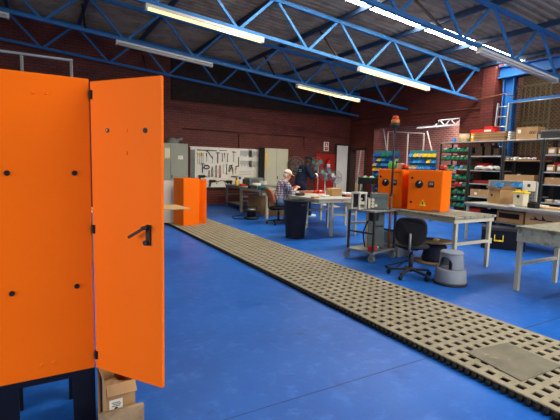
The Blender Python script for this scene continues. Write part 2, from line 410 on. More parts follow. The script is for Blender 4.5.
# roof trusses
BN = [.2+1.725*k for k in range(-3, 7)]
def truss(Y, label):
    t = thing('roof_truss', label, 'truss', (0, Y, 0), group='steel roof trusses')
    MB().bar((-6, 0, ZB(-6)), (11.55, 0, ZB(11.55)), .07, .07).build('bottom_chord', 'truss_blue', t)
    MB().bar((-6, 0, ZT(-6)), (11.55, 0, ZT(11.55)), .07, .085).build('top_chord', 'truss_blue', t)
    for xb in BN:
        for s in (-1, 1):
            xt = xb+s*.80; x0 = xb+s*.05
            if xt > 11.5 or xt < -5.5: continue
            MB().bar((x0, 0, ZB(x0)+.03), (xt, 0, ZT(xt)-.03), .04, .055).build('web_brace', 'truss_blue', t)
    return t
Y0, Y1, Y2, Y3 = 5.4, 8.14, 10.9, 13.55
ts = [truss(Y0, 'blue steel roof truss nearest the viewer, crossing the top right corner beneath the skylight'),
      truss(Y1, 'bright blue roof truss carrying two lit fluorescent lights, second from the viewer'),
      truss(Y2, 'third blue roof truss, carrying one lit and one unlit tube light'),
      truss(Y3, 'farthest dark blue roof truss, close to the back brick wall')]
for t, xs in zip(ts, ([6.6], [6.25], [1.05, 6.1], [3.0])):
    for x in xs:
        MB().bar((x, 0, ZB(x)), (x+.02, .85, RZ(x)-.12), .04, .04).build('knee_brace', 'dark_brown', t)

# fluorescent batten lights under the bottom chords
def batten(x0, x1, Y, lit, label):
    t = thing('fluorescent_light', label, 'ceiling light', (x0, Y-.06, ZB(x0)-.035), group='fluorescent batten lights')
    L = x1-x0; dz = ZB(x1)-ZB(x0)
    def B(a, b, y, z, w, h): return MB().bar((a, y, z+dz*a/L), (b, y, z+dz*b/L), w, h, bev=.004)
    B(0, L, 0, -.05, .11, .05).build('housing', 'batten_white', t)
    for y in (-.035, .035):
        MB().cyl((.03, y, -.105), (L-.03, y, -.105+dz), .019, n=12).build('tube', 'tube_lit' if lit else 'tube_off', t)
    for a, b in ((0, .035), (L-.035, L)): B(a, b, 0, -.10, .115, .065).build('end_cap', 'batten_white', t)
    if lit:
        l = area('batten_lamp', (x0+L/2, Y-.06, ZB(x0+L/2)-.17), (x0+L/2, Y-.06, 0), L-.1, .12, TUBE_WATTS, (1.0, .84, .55)); l.parent = t; l.location = (L/2, 0, -.135+dz/2); l.rotation_euler = (0, 0, 0)
    return t
batten(1.78, 4.20, Y1, True, 'lit fluorescent light at the left end of the bright blue truss')
batten(6.84, 9.34, Y1, True, 'lit fluorescent light towards the right end of the bright blue truss')
batten(1.70, 4.12, Y2, False, 'unlit fluorescent light under the third truss, above the open orange door')
batten(6.80, 9.26, Y2, True, 'lit fluorescent light furthest away, under the third truss')
batten(7.52, 10.4, Y0, False, 'large unlit fluorescent light beside the skylight at top right')
batten(-2.9, -.42, Y2, False, 'unlit fluorescent light cut off by the left edge of the photo')

# blue column and beam over the right opening
t = thing('steel_column', 'bright blue steel column behind the aluminium ladder', 'column', (11.80, 7.27, 0))
MB().bx(-.11, .11, -.16, -.13, 0, 4.12).bx(-.11, .11, .13, .16, 0, 4.12).build('flange', 'column_blue', t)
MB().bx(-.015, .015, -.13, .13, 0, 4.12).build('web', 'column_blue', t)
t = thing('steel_beam', 'deep blue steel beam spanning the mesh opening at top right', 'beam', (11.70, 0, 4.12))
MB().bx(-.12, .12, 1.0, 7.55, 0, .03).bx(-.12, .12, 1.0, 7.55, .30, .33).build('flange', 'column_blue', t)
MB().bx(-.012, .012, 1.0, 7.55, .03, .30).build('web', 'column_blue', t)

# ================================================================== WALKWAY
PT, WX0, NX, WYA, NY = .107, 2.64, 10, .62, 112
t = thing('tile_walkway', 'long beige walkway of perforated interlocking tiles across the blue floor', 'walkway', (0, 0, 0))
b = MB(); WY1 = WYA+NY*PT; WX1 = WX0+NX*PT; bw_ = .026
for i in range(NX+1):
    x = WX0+i*PT; b.bx(x-bw_, x+bw_, WYA, WY1, .040, .05)
for j in range(NY+1):
    y = WYA+j*PT
    for i in range(NX):
        x = WX0+i*PT; b.bx(x+bw_, x+PT-bw_, y-.023, y+.023, .041, .0497)
b.build('tread_grid', 'tile_beige', t)
MB().bx(WX0-.02, WX1+.02, WYA-.03, WY1+.03, 0, .014).bx(WX0-.02, WX0+.02, WYA-.02, WY1+.02, .014, .0395).bx(WX1-.02, WX1+.02, WYA-.02, WY1+.02, .014, .0395).bx(WX0+PT*5-.02, WX0+PT*5+.02, WYA-.02, WY1+.02, .014, .0395).build('underside', 'tile_dark', t)
b = MB()
for j in range(NY*2):
    y = WYA+j*PT/2
    for x, s in ((WX0-.03, -1), (WX1+.03, 1)):
        b.cyl((x+s*.014, y, .004), (x+s*.014, y, .036), .014, n=8)
        b.bx(x-.014, x+.014, y-.012, y+.012, .006, .043)
b.build('edge_loops', 'tile_dark', t)
pm = MB()
q = [(2.80, 1.91), (2.743, 1.447), (3.228, 1.431), (3.262, 1.863)]
pm.prism([(x, y) for x, y in q], (.02, .01, .0545), (1, 0, 0), (0, 1, 0), .007)
tag(pm.build('rubber_mat', 'mat_grey'), 'worn grey brown sheet lying on the near end of the tile walkway', 'mat')

# ================================================================== FOREGROUND CABINET
CX, CY = 0.0, 2.51; ZC0, ZC1 = .367, 1.848
t = thing('electrical_cabinet', 'large orange steel cabinet standing open on black legs in the left foreground', 'cabinet', (CX, CY, 0))
hw, hd, th = .229, .23, .012
b = MB()
b.bx(-hw, hw, -hd, -hd+th, ZC0, ZC1, .004).bx(-hw, hw, hd-th, hd, ZC0, ZC1, .004).bx(-hw, -hw+th, -hd+th, hd-th, ZC0, ZC1)
b.bx(-hw+th, hw, -hd+th, hd-th, ZC0, ZC0+th).bx(-hw+th, hw, -hd+th, hd-th, ZC1-th, ZC1)
shell = b.build('shell', 'orange', t)
MB().bx(-hw+.03, -hw+.034, -hd+.04, hd-.04, ZC0+.05, ZC1-.05).build('mounting_plate', 'box_grey_light', t)
fr = MB()
for y0, y1 in ((-hd+.004, -hd+.04), (hd-.04, hd-.004)): fr.bx(-hw, hw, y0, y1, ZC0-.032, ZC0-.001)
for x0, x1 in ((-hw, -hw+.05), (hw-.05, hw)): fr.bx(x0, x1, -hd+.04, hd-.04, ZC0-.032, ZC0-.001)
fr.build('leg_frame', 'navy_metal', t)
for x0, x1 in ((-hw, -hw+.115), (hw-.105, hw)):
    for y0, y1 in ((-hd+.004, -hd+.05), (hd-.05, hd-.004)): MB().bx(x0, x1, y0, y1, 0, ZC0-.032).build('leg', 'navy_metal', t)
for px, py in ((7, 173), (74.6, 173), (12, 293.5), (77, 286)):
    p = PY(px, py, CY-hd); x, z = p.x-CX, p.z
    MB().lathe([(.0, -.001), (.0125, -.001), (.0125, .006), (.007, .008), (.006, .004), (0, .004)], n=20).build('plug', 'black', t, (x, -hd, z)).rotation_euler = (PI/2, 0, 0)
for px, py in ((33, 92), (46.3, 93), (41.5, 365.5), (53.5, 362.5)):
    p = PY(px, py, CY-hd)
    MB().sph((p.x-CX, -hd, p.z), .010, (1, .6, 1)).build('bolt', 'orange', t)
# the open door
H0 = Vector((.2325, 2.276, 0)); H1 = Vector((.486, 1.912, 0)); e = (H1-H0).normalized(); DW = (H1-H0).length
ang = math.atan2(e.y, e.x)
d = MB().bx(0, DW, 0, .020, ZC0, ZC1-.012, .005).build('door', 'orange', t, (H0.x-CX, H0.y-CY, 0), ang)
def door_uz(px, py):
    r = ray(px, py); nrm = Vector((e.y, -e.x, 0)); k = (H0-CP).dot(nrm)/r.dot(nrm); p = CP+r*k; return (p-H0).dot(e), p.z
u, z = door_uz(149, 226); u2, z2 = door_uz(149, 245)
MB().bx(u-.012, u+.012, -.012, 0, z2-.002, z+.006, .003).build('lock_plate', 'black', d)
lu, lz = door_uz(136, 236)
MB().cyl((u, -.010, z-.006), (u, -.045, z-.006), .009).bar((u+.004, -.04, z-.006), (lu, -.05, lz), .010, .013, bev=.003).build('handle_lever', 'black', d)
MB().cyl((u-.006, -.010, z2+.012), (u-.006, -.024, z2+.012), .012).build('lock_knob', 'black', d)
for (px, py), mm, r in (((107.5, 130.5), 'chrome', .0085), ((145.3, 130.5), 'black', .010)):
    uu, zz = door_uz(px, py)
    MB().cyl((uu, .001, zz), (uu, -.003, zz), r*1.25).build('lock_insert', 'black', d)
    MB().cyl((uu, -.002, zz), (uu, -.005, zz), r*.6).build('lock_core', mm, d)
for px, py in ((126, 130.5), (126, 153)):
    uu, zz = door_uz(px, py); MB().cyl((uu, .001, zz), (uu, -.0035, zz), .011, n=20).build('cover_cap', 'orange', d)
for py in (95, 229, 355):
    p = PY(92.5, py, 2.276)
    MB().bx(.2295, .243, -.250, -.225, p.z-.022, p.z+.022, .003).build('hinge', 'black', t)

# crate plank and cardboard box by the cabinet's foot
pz = PY(118, 411, 2.12).z
tag(MB().bx(-.11, .11, -.013, .013, 0, pz, .003).build('wooden_plank', 'weathered_wood', None, (.335, 2.135, 0)), 'weathered wooden plank on edge before the open box at the orange cabinet', 'plank')
t = thing('cardboard_box', 'open cardboard box with a white label below the open orange door', 'box', (.335, 2.322, .001), math.radians(3))
bt = .297
MB().tray((0, 0, 0), (.145, .26, bt), .004).build('carton', 'cardboard', t)
MB().bar((0, -.131, bt), (0, -.168, bt-.045), .145, .004, up=(0, -.6, .8)).build('front_flap', 'cardboard', t)
MB().bar((-.073, 0, bt), (-.090, 0, bt+.055), .25, .004, up=(-1, 0, .3)).build('side_flap', 'cardboard', t)
b = MB().bx(-.058, .008, -.1320, -.1305, bt-.150, bt-.085)
lb = b.build('label', 'paper', t)
b = MB()
for i, (x0, x1) in enumerate(((-.012, .03), (-.006, .036), (-.012, .030))): b.bx(x0-.035, x1-.035, -.1328, -.1318, bt-.100-.009*i-.004, bt-.100-.009*i)
b.cyl((-.025, -.1328, bt-.136), (-.025, -.1318, bt-.136), .010)
b.build('label_print', 'sticker_dark', lb)
b = MB().box((-.01, .02, .20), (.09, .14, .03), .3).box((.02, -.03, .225), (.08, .09, .02), -.3)
tag(b.build('paper_bundle', 'tan_bin', None, (.335, 2.322, .002)), 'folded brown paper bundle packed inside the open cardboard box', 'paper')
# make the bundle touch the carton base
MB().bx(-.05, .04, -.08, .08, .006, .20).build('lower_fold', 'tan_bin', bpy.data.objects['paper_bundle'])

# plywood topped table behind the door
p = G(190, 208, .74)
t = thing('plywood_table', 'pale plywood tabletop jutting out from behind the open orange door', 'table', (p.x, p.y, 0), math.radians(4))
MB().bx(-1.5, 0, 0, .62, .722, .74, .002).build('tabletop', 'plywood', t)
for x in (-1.42, -.62):
    for y in (.06, .56): MB().bx(x-.02, x+.02, y-.02, y+.02, 0, .722).build('leg', 'grey_steel', t)
MB().bx(-1.42, -.62, .05, .07, .68, .715).bx(-1.42, -.62, .55, .57, .68, .715).build('frame', 'grey_steel', t)

# orange cabinet parked on the walkway
a = G(183.5, 226, .05); c_ = G(196, 225.3, .05); l_ = G(171, 223.5, .05)
wid, an = .40, math.radians(12)
hgt = 1.06
t = thing('orange_enclosure', 'orange sheet steel enclosure standing on the walkway with its lid off', 'cabinet', (a.x, a.y, .051), an)
dp = .46
b = MB().bx(0, wid, 0, .008, 0, hgt, .002).bx(0, .008, .008, dp, 0, hgt, .002).bx(wid-.008, wid, .008, dp, 0, hgt, .002).bx(.008, wid-.008, .008, dp, 0, .008).bx(.008, wid-.008, .008, dp, hgt-.008, hgt)
b.build('shell', 'orange', t)
b = MB().bar((wid+.02, dp*.62, hgt*.49), (wid+.25, dp*.20, hgt*.49), .018, hgt*.98, bev=.002)
dd = b.build('lid', 'orange', t)
for zz in (.18, .84): MB().bx(wid+.205, wid+.220, .130, .150, zz-.02, zz+.02).build('lock_insert', 'black', dd)
pf = G(165, 223, .05)
b = MB(); bx_ = pf.x-.26
b.bx(bx_, bx_+.50, pf.y, pf.y+.03, .051, 1.04)
o = tag(b.build('pale_panel', 'annex_white'), 'pale stained board standing upright left of the orange enclosure', 'panel')

# ================================================================== BENCHES
def bench(name, label, x0, x1, y0, y1, z, rz=0, top='bench_top', leg='cream_paint', apron=.06, ap_mat=None, ltx=.05, lw=.05, str_z=.42, shelf=None, inset=(.06, .06), thick=.035, cat='workbench', pivot=None, leg_x=None):
    cx, cy = ((x0+x1)/2, (y0+y1)/2) if pivot is None else pivot
    t = thing(name, label, cat, (cx, cy, 0), rz)
    X0, X1, Y0_, Y1_ = x0-cx, x1-cx, y0-cy, y1-cy
    MB().bx(X0, X1, Y0_, Y1_, z-thick, z, .004).build('worktop', top, t)
    ix, iy = inset
    b = MB(); a0, a1 = z-thick-apron, z-thick
    b.bx(X0+.02, X0+.05, Y0_+.02, Y1_-.02, a0, a1).bx(X1-.05, X1-.02, Y0_+.02, Y1_-.02, a0, a1).bx(X0+.05, X1-.05, Y0_+.02, Y0_+.05, a0, a1).bx(X0+.05, X1-.05, Y1_-.05, Y1_-.02, a0, a1)
    b.build('apron', ap_mat or leg, t)
    xs = (X0+ix, X1-ix) if leg_x is None else (leg_x[0]-cx, leg_x[1]-cx); ys = (Y0_+iy, Y1_-iy)
    for x in xs:
        for y in ys: MB().bx(x-lw/2, x+lw/2, y-lw/2, y+lw/2, 0, z-thick-.001, .003).build('leg', leg, t)
    if str_z:
        for y in ys: MB().bx(xs[0]+lw/2, xs[1]-lw/2, y-.018, y+.018, str_z-.02, str_z+.02).build('stretcher', leg, t)
    if shelf:
        MB().bx(X0+.03, X1-.03, Y0_+.03, Y1_-.03, shelf-.02, shelf).build('shelf', 'grey_steel', t)
    return t
bench('workbench', 'stained cream workbench carrying the two orange control boxes', 5.0, 5.95, 3.72, 6.15, .80, 0, str_z=.40, inset=(.09, .05))
bench('workbench', 'cream workbench with green paint spatters at the right edge of the photo', 4.97, 5.96, 1.3, 2.86, .80, math.radians(-1), ap_mat='spattered_apron', apron=.15, inset=(.07, .04), str_z=.33)
BCZ = .785
bench('workbench', 'long whitish workbench holding the open cardboard box before the racks', 7.80, 8.60, 2.6, 5.62, BCZ, math.radians(-3.5), top='white_worktop', shelf=.47, str_z=None, lw=.045, apron=.03, pivot=(7.8, 5.62))
FZ = .80
bench('assembly_table', 'pale cluttered assembly table behind the black waste bin', 4.88, 6.03, 6.80, 8.0, FZ, 0, top='white_worktop', str_z=.45, inset=(.08, .10), apron=.05, leg_x=(5.29, 5.93))
bench('assembly_table', 'second pale assembly table between the two men and the first one', 5.42, 6.75, 8.04, 9.30, FZ, 0, top='white_worktop', str_z=None, inset=(.08, .10), apron=.05)

# ================================================================== CONTROL BOXES
def control_box(label, A, B, dep, h, zb, full=True):
    A, B = Vector((A[0], A[1], 0)), Vector((B[0], B[1], 0)); w = (B-A).length; an = math.atan2((B-A).y, (B-A).x)
    t = thing('control_box', label, 'control box', (A.x, A.y, zb), an, 'orange control boxes on the workbench')
    MB().bx(0, w, .020, dep, .0, h, .004).build('enclosure', 'orange', t)
    dr = MB().bx(.006, w-.006, 0, .019, .012, h-.008, .004).build('door', 'orange', t)
    kx, kz = w*.34, h*.65
    MB().cyl((kx, 0, kz), (kx, -.012, kz), .062, n=28).build('switch_plate', 'tool_dark', dr)
    k = MB().cyl((kx, -.012, kz), (kx, -.03, kz), .05, n=24).box((kx, -.045, kz), (.028, .03, .10), ry=math.radians(40), bev=.004)
    k.build('switch_knob', 'black', dr)
    MB().box((kx+.024, -.055, kz+.028), (.02, .012, .03), ry=math.radians(40)).build('knob_marker', 'paper', dr)
    dx, dz = w*.69, h*.66
    m_ = MB().bx(dx-.045, dx+.045, -.008, 0, dz-.045, dz+.045, .003).build('meter', 'black', dr)
    MB().bx(dx-.03, dx+.03, -.0095, -.0078, dz-.012, dz+.03).build('meter_screen', 'box_grey_light', m_)
    for z in (h*.20, h*.80): MB().cyl((w*.12, .001, z), (w*.12, -.006, z), .018, n=18).build('lock', 'black', dr)
    if full:
        tx, tz = w*.47, h*.20
        s = MB().prism([(-.055, -.048), (.055, -.048), (0, .052)], (tx, -.001, tz), (1, 0, 0), (0, 0, 1), .003).build('warning_sign', 'yellow', dr)
        MB().prism([(-.006, .028), (.014, .026), (.004, .004), (.016, .002), (-.010, -.036), (-.004, -.010), (-.016, -.008)], (tx, -.003, tz-.004), (1, 0, 0), (0, 0, 1), .002).build('lightning_bolt', 'sticker_dark', s)
        MB().bx(w*.86-.05, w*.86+.05, -.004, 0, .02, .035).build('rating_plate', 'box_grey_light', dr)
    else:
        MB().bx(w*.60, w*.95, -.003, 0, h*.915, h*.925).build('rating_plate', 'red_dark', dr)
    return t, an
a = G(406.6, 209.6, .8); b2 = G(440.4, 212.6, .8)
CB2, an2 = control_box('right orange control box with a yellow warning triangle on its door', a, b2, .44, .64, .8005)
a = G(376.6, 206.2, .8); b2 = G(400.6, 208.6, .8); 
CB1, an1 = control_box('left orange control box, partly behind the beacon pole', a, b2, .40, .64, .8005, False)
def lamp(name, mm, par, x, y, z, r, h, label, cat):
    R_ = Matrix.Rotation(par.rotation_euler.z, 3, 'Z'); p = par.location + R_ @ Vector((x, y, 0))
    t = thing(name, label, cat, (p.x, p.y, z))
    MB().cyl((0, 0, 0), (0, 0, h*.25), r*1.1, n=20).build('base', 'tool_dark', t)
    MB().lathe([(r, h*.25), (r, h*.85), (r*.8, h), (0, h)], n=20).build('lens', mm, t)
lamp('signal_lamp', 'beacon_red', CB2, .48, .18, 1.441, .052, .085, 'red signal lamp on top of the right orange control box', 'lamp')
lamp('signal_lamp', 'beacon_red', CB1, .42, .14, 1.441, .052, .085, 'red signal lamp on top of the left orange control box', 'lamp')
R_ = Matrix.Rotation(an1, 3, 'Z')
p = CB1.location+R_ @ Vector((.30, .2, 0)); tag(MB().bx(-.05, .05, -.05, .05, 0, .10, .01).build('plastic_pot', 'tan_bin', None, (p.x, p.y, 1.441), an1), 'pinkish white pot between the green pot and red lamp on the left box', 'pot')
p = CB1.location+R_ @ Vector((.14, .2, 0)); tag(MB().lathe([(.05, 0), (.062, .03), (.062, .11), (.05, .13), (0, .13)]).build('plastic_pot', 'green_bright', None, (p.x, p.y, 1.441), an1), 'bright green pot on top of the left orange control box', 'pot')

# ================================================================== TROLLEY WITH BEACON POLE
ca = math.radians(13); TC = Vector((4.62, 4.96, 0))
t = t_tr = thing('steel_trolley', 'grey steel trolley on castors with a tall red and amber beacon pole', 'trolley', TC, ca)
LX, LY, TZ, BZ = .31, .25, .80, .17
MB().bx(-LX, LX, -LY, LY, TZ-.025, TZ, .003).build('top_shelf', 'grey_steel', t)
MB().bx(-LX, LX, -LY, LY, BZ-.03, BZ, .003).build('bottom_shelf', 'grey_steel', t)
for x in (-LX, LX-.025): MB().bx(x, x+.025, -LY+.03, LY-.03, .44, .465).build('cross_rail', 'dark_steel', t)
for x in (-LX+.015, LX-.015):
    for y in (-LY+.015, LY-.015):
        MB().bx(x-.015, x+.015, y-.015, y+.015, BZ, TZ-.025).build('post', 'dark_steel', t)
        cst = MB().bx(x-.03, x+.03, y-.03, y+.03, BZ-.036, BZ-.03).bx(x-.022, x-.017, y-.02, y+.04, .045, BZ-.036).bx(x+.017, x+.022, y-.02, y+.04, .045, BZ-.036).build('castor', 'grey_steel', t)
        MB().cyl((x-.016, y+.02, .055), (x+.016, y+.02, .055), .055, n=20).build('wheel', 'box_grey_light', cst)
def onT(x, y, z): p = TC + Matrix.Rotation(ca, 3, 'Z') @ Vector((x, y, 0)); return (p.x, p.y, z)
o = thing('electrical_enclosure', 'tall dark grey enclosure standing on the lower trolley shelf', 'electrical box', onT(.08, .0, BZ+.001), math.radians(-40))
MB().bx(-.14, .14, -.10, .10, 0, .57, .006).build('body', 'box_grey', o)
MB().bx(-.112, .132, -.112, -.101, .02, .55, .003).build('cover', 'box_grey', o)
MB().bx(-.138, -.118, -.110, -.101, .0, .56).build('edge_strip', 'wood', o)
MB().bar((.0, -.118, .36), (.13, -.118, .37), .012).build('handle', 'black', o)
o = thing('switch_unit', 'grey switch unit with pale dials on top of the trolley', 'electrical box', onT(.09, -.01, TZ+.001), math.radians(-35))
MB().bx(-.16, .16, -.10, .10, 0, .17, .006).build('body', 'box_grey', o)
MB().bx(-.10, .17, -.06, .10, .171, .25, .004).build('upper_body', 'box_grey', o)
for x, z in ((-.08, .045), (-.08, .095), (-.08, .145), (-.03, .06)):
    MB().cyl((x, -.10, z), (x, -.125, z), .024, n=16).build('dial', 'fan_cream', o)
MB().bx(-.150, -.115, -.112, -.101, .01, .165).build('terminal_strip', 'fan_cream', o)
o = thing('metal_stand', 'small pale grey metal frame on the back corner of the trolley', 'stand', onT(-.19, .14, TZ+.001), ca)
b = MB()
for x in (-.085, .085):
    for y in (-.07, .07): b.bx(x-.012, x+.012, y-.012, y+.012, 0, .24)
b.build('legs', 'batten_white', o); MB().bx(-.10, .10, -.085, .085, .24, .265).build('top_plate', 'batten_white', o); MB().bx(-.09, .09, .06, .068, .02, .24).build('back_plate', 'black', o)
o = MB().bx(-.075, .075, -.04, .04, -.13, 0, .006).build('black_case', 'black', None, onT(-.21, -.17, TZ-.026), ca); tag(o, 'small black case hanging under the trolley top', 'case')
o = thing('spray_bottle', 'red bottle lying on the lower trolley shelf', 'bottle', onT(-.20, -.17, BZ+.04), ca)
MB().cyl((-.09, 0, 0), (.05, 0, 0), .038).build('body', 'red_plastic', o); MB().cyl((.05, 0, 0), (.11, 0, 0), .03, .012).build('neck', 'red_plastic', o); MB().cyl((.11, 0, 0), (.14, 0, 0), .016).build('cap', 'paper', o)
pl = MB().cyl((.20, -.20, BZ), (.20, -.20, BZ+.86), .020).build('beacon_pole', 'tool_wood', t_tr)
def PB(prof, nm, mm): MB().lathe([(r, z+BZ) for r, z in prof], c=(.20, -.20, 0)).build(nm, mm, pl)
PB([(.017, .86), (.017, 1.93), (0, 1.93)], 'upper_tube', 'dark_steel')
PB([(.025, 1.93), (.07, 1.935), (.072, 1.98), (.055, 1.99)], 'beacon_base', 'dark_steel')
PB([(.066, 1.985), (.066, 2.035), (.055, 2.04), (0, 2.04)], 'amber_lens', 'amber')
PB([(.048, 2.04), (.048, 2.07), (.036, 2.10), (0, 2.105)], 'red_lens', 'beacon_red')
for z in (.30, .62, .86): PB([(.0, z-.015), (.027, z-.015), (.027, z+.015), (0, z+.015)], 'clamp', 'dark_steel')
c = MB().tube([onT(-.26, -.10, .64), onT(-.265, -.02, .45), onT(-.18, .02, .30), onT(-.17, -.0, .20)], .011)
tag(c.build('power_cable', 'cable'), 'black cable looping down the left side of the trolley', 'cable')
c = MB().tube([(4.99, 4.55, .012), (4.75, 4.42, .012), (4.55, 4.30, .012), (4.35, 4.25, .012), (4.42, 4.42, .012), (4.9, 4.5, .012), (5.35, 4.65, .012)], .011)
tag(c.build('power_cable', 'cable'), 'black cable curling over the floor between trolley and office chair', 'cable')
# grey plastic bins stacked under the bench, behind the trolley
for i, (x, y, z, wd, l) in enumerate(((5.20, 5.0, .001, .30, 'large grey plastic tub on the floor behind the trolley'), (5.24, 5.02, .20, .26, 'smaller grey plastic tub stacked on the tub behind the trolley'))):
    tag(MB().bx(-wd/2, wd/2, -.22, .22, 0, .18, .01).build('plastic_tub', 'stool_grey', None, (x, y, z)), l, 'tub')

# ================================================================== CHAIRS
def task_chair(label, loc, rz, back_m, seat_m, frame_m, seat_z=.46, back_z=(.50, .86), lean=.06, arms=False):
    """faces local +x"""
    t = thing('office_chair', label, 'chair', loc, rz)
    MB().cyl((0, 0, .07), (0, 0, .13), .035).build('hub', 'tool_dark', t)
    for k in range(5):
        a = 2*PI*k/5+.3
        l = MB().bar((.03*math.cos(a), .03*math.sin(a), .10), (.28*math.cos(a), .28*math.sin(a), .075), .04, .028, bev=.004).build('base_leg', 'dark_steel' if k % 2 else 'tool_dark', t)
        cx, cy = .285*math.cos(a), .285*math.sin(a)
        MB().cyl((cx-.018*math.sin(a), cy+.018*math.cos(a), .03), (cx+.018*math.sin(a), cy-.018*math.cos(a), .03), .03, n=14).cyl((cx, cy, .03), (cx, cy, .07), .008).build('castor', 'black', l)
    MB().cyl((0, 0, .13), (0, 0, .30), .028).cyl((0, 0, .30), (0, 0, seat_z-.06), .018).build('gas_column', 'dark_steel', t)
    s = MB().sph((0, 0, seat_z-.025), .235, (1, .98, .19), n=24).bx(-.09, .09, -.09, .09, seat_z-.075, seat_z-.05).build('seat', seat_m, t)
    z0, z1 = back_z; zc, hz = (z0+z1)/2, (z1-z0)/2
    b = MB(); pr = []
    n = 28
    def outline(k):
        a = 2*PI*k/n; c, s_ = math.cos(a), math.sin(a)
        return (.20*math.copysign(abs(c)**.55, c)*(1-.12*(s_ < 0)*abs(s_)), hz*math.copysign(abs(s_)**.6, s_))
    rot = Matrix.Rotation(-lean*1.5, 3, 'Y')
    fr, bk = [], []
    for off, sc, L in ((.0, .94, fr), (.012, 1.0, fr), (-.030, 1.0, bk), (-.042, .93, bk)):
        ring = []
        for k in range(n):
            y, z = outline(k); curve = .10*(y/.2)**2*.35
            ring.append(b.bm.verts.new(Vector((-.235+off+curve, 0, zc)) + rot @ Vector((0, y*sc, z*sc))))
        pr.append(ring)
    order = [pr[0], pr[1], pr[2], pr[3]]
    order = [pr[1] if False else pr[0], pr[1], pr[2], pr[3]]
    b.bm.faces.new(order[0]); b.bm.faces.new(order[3][::-1])
    for A_, B_ in ((order[0], order[1]), (order[1], order[2]), (order[2], order[3])):
        for k in range(n):
            f_ = b.bm.faces.new((A_[k], A_[(k+1) % n], B_[(k+1) % n], B_[k])); f_.smooth = True
    bk_o = b.build('backrest', back_m, t)
    MB().tube([(-.02, 0, seat_z-.07), (-.16, 0, seat_z-.08), (-.27, 0, seat_z-.03), (-.285, 0, zc-.02)], .016).build('back_bracket', frame_m, t)
    return t
task_chair('black office chair with its back to us in front of the orange boxes', (4.335, 3.87, 0), math.atan2(.60, .80), 'black_fabric', 'black_fabric', 'grey_steel', .45, (.46, .83))

# ================================================================== STEP STOOL
t = thing('step_stool', 'round grey plastic step stool on the blue floor beside the bench', 'stool', (4.555, 3.40, 0), math.radians(0)); t.scale = (.89, .89, .98)
MB().lathe([(.225, 0), (.235, .006), (.235, .025), (.228, .03)]).build('rubber_ring', 'dark_brown', t)
MB().lathe([(.224, .03), (.222, .05), (.205, .195), (.196, .205), (.150, .207), (.150, .03)], ring=True, n=48).build('lower_step', 'stool_grey', t)
b = MB(); NA, NZ = 72, 16; z0, z1 = .206, .395; vs = {}
def arch(a, z):
    for c in (math.radians(182), math.radians(2)):
        dd_ = (a-c+PI) % (2*PI)-PI; u_ = dd_*.165
        if abs(u_) < .105 and z < z0+.07+math.sqrt(max(0, .105**2-u_**2))*.85: return True
    return False
for i in range(NA):
    for j in range(NZ+1):
        a, z = 2*PI*i/NA, z0+(z1-z0)*j/NZ; r = .172-.018*(j/NZ); vs[i, j] = b.bm.verts.new((r*math.cos(a), r*math.sin(a), z))
for i in range(NA):
    for j in range(NZ):
        if arch(2*PI*(i+.5)/NA, z0+(z1-z0)*(j+.5)/NZ): continue
        f_ = b.bm.faces.new((vs[i, j], vs[(i+1) % NA, j], vs[(i+1) % NA, j+1], vs[i, j+1])); f_.smooth = True
for v in list(b.bm.verts):
    if not v.link_faces: b.bm.verts.remove(v)
o = b.build('upper_wall', 'stool_grey', t); md = o.modifiers.new('solid', 'SOLIDIFY'); md.thickness = .012; md.offset = -1
MB().lathe([(.152, .39), (.160, .40), (.160, .415), (.150, .428), (.10, .432), (0, .432)], n=48).build('top_tread', 'stool_grey', t)
MB().cyl((0, 0, .05), (0, 0, .30), .03).build('inner_spring', 'tool_dark', t)

# cable spool under the bench
t = thing('cable_spool', 'wooden cable spool wound with black cable under the control box bench', 'cable spool', (5.36, 4.33, 0))
MB().lathe([(.29, 0), (.29, .025), (0, .025)], n=40).build('lower_flange', 'spool_wood', t)
MB().lathe([(.27, .325), (.27, .35), (.03, .352), (0, .352)], n=40).build('upper_flange', 'spool_wood', t)
MB().lathe([(.17, .026), (.185, .08), (.16, .17), (.19, .25), (.15, .324)], n=40).build('wound_cable', 'cable', t)
tag(MB().box((0, 0, .012), (.12, .07, .024), .4).build('wood_offcut', 'tan_bin', None, (5.36, 4.30, .353)), 'small wooden offcut lying on the cable spool', 'offcut')

# black waste bin
t = thing('waste_bin', 'tall black plastic waste bin in front of the seated man', 'bin', (4.49, 7.05, 0))
prof = [(.185, 0), (.19, .01), (.245, .74), (.262, .745), (.262, .775), (.238, .775), (.235, .74), (.18, .02)]
t_ = thing
b = MB().lathe(prof, n=40); b.lathe([(.18, .015), (.18, .02), (0, .02)], n=40)
b.build('body', 'bin_black', t)
for s in (-1, 1): MB().bx(-.05, .05, s*.262-.012, s*.262+.012, .66, .70, .005).build('handle', 'bin_black', t)

# chest and boxes beneath the long bench
a = G(480.5, 247.5); c_ = G(525, 252); an = math.atan2((c_-a).y, (c_-a).x); wd = (c_-a).length
t = thing('tool_chest', 'low navy tool chest with a yellow handle on the floor', 'tool chest', (a.x, a.y, 0), an)
MB().bx(0, wd, 0, .34, 0, .35, .008).build('body', 'navy_metal', t)
MB().bx(-.006, wd+.006, -.006, .346, .352, .41, .006).build('lid', 'dark_steel', t)
hx_ = wd*.40
MB().bar((hx_-.07, -.006, .27), (hx_-.07, -.03, .17), .014).bar((hx_+.07, -.006, .27), (hx_+.07, -.03, .17), .014).bar((hx_-.08, -.03, .165), (hx_+.08, -.03, .165), .025).build('handle', 'yellow', t)
MB().bx(wd*.22-.02, wd*.22+.02, -.003, 0, .10, .20).build('sticker', 'paper', t)

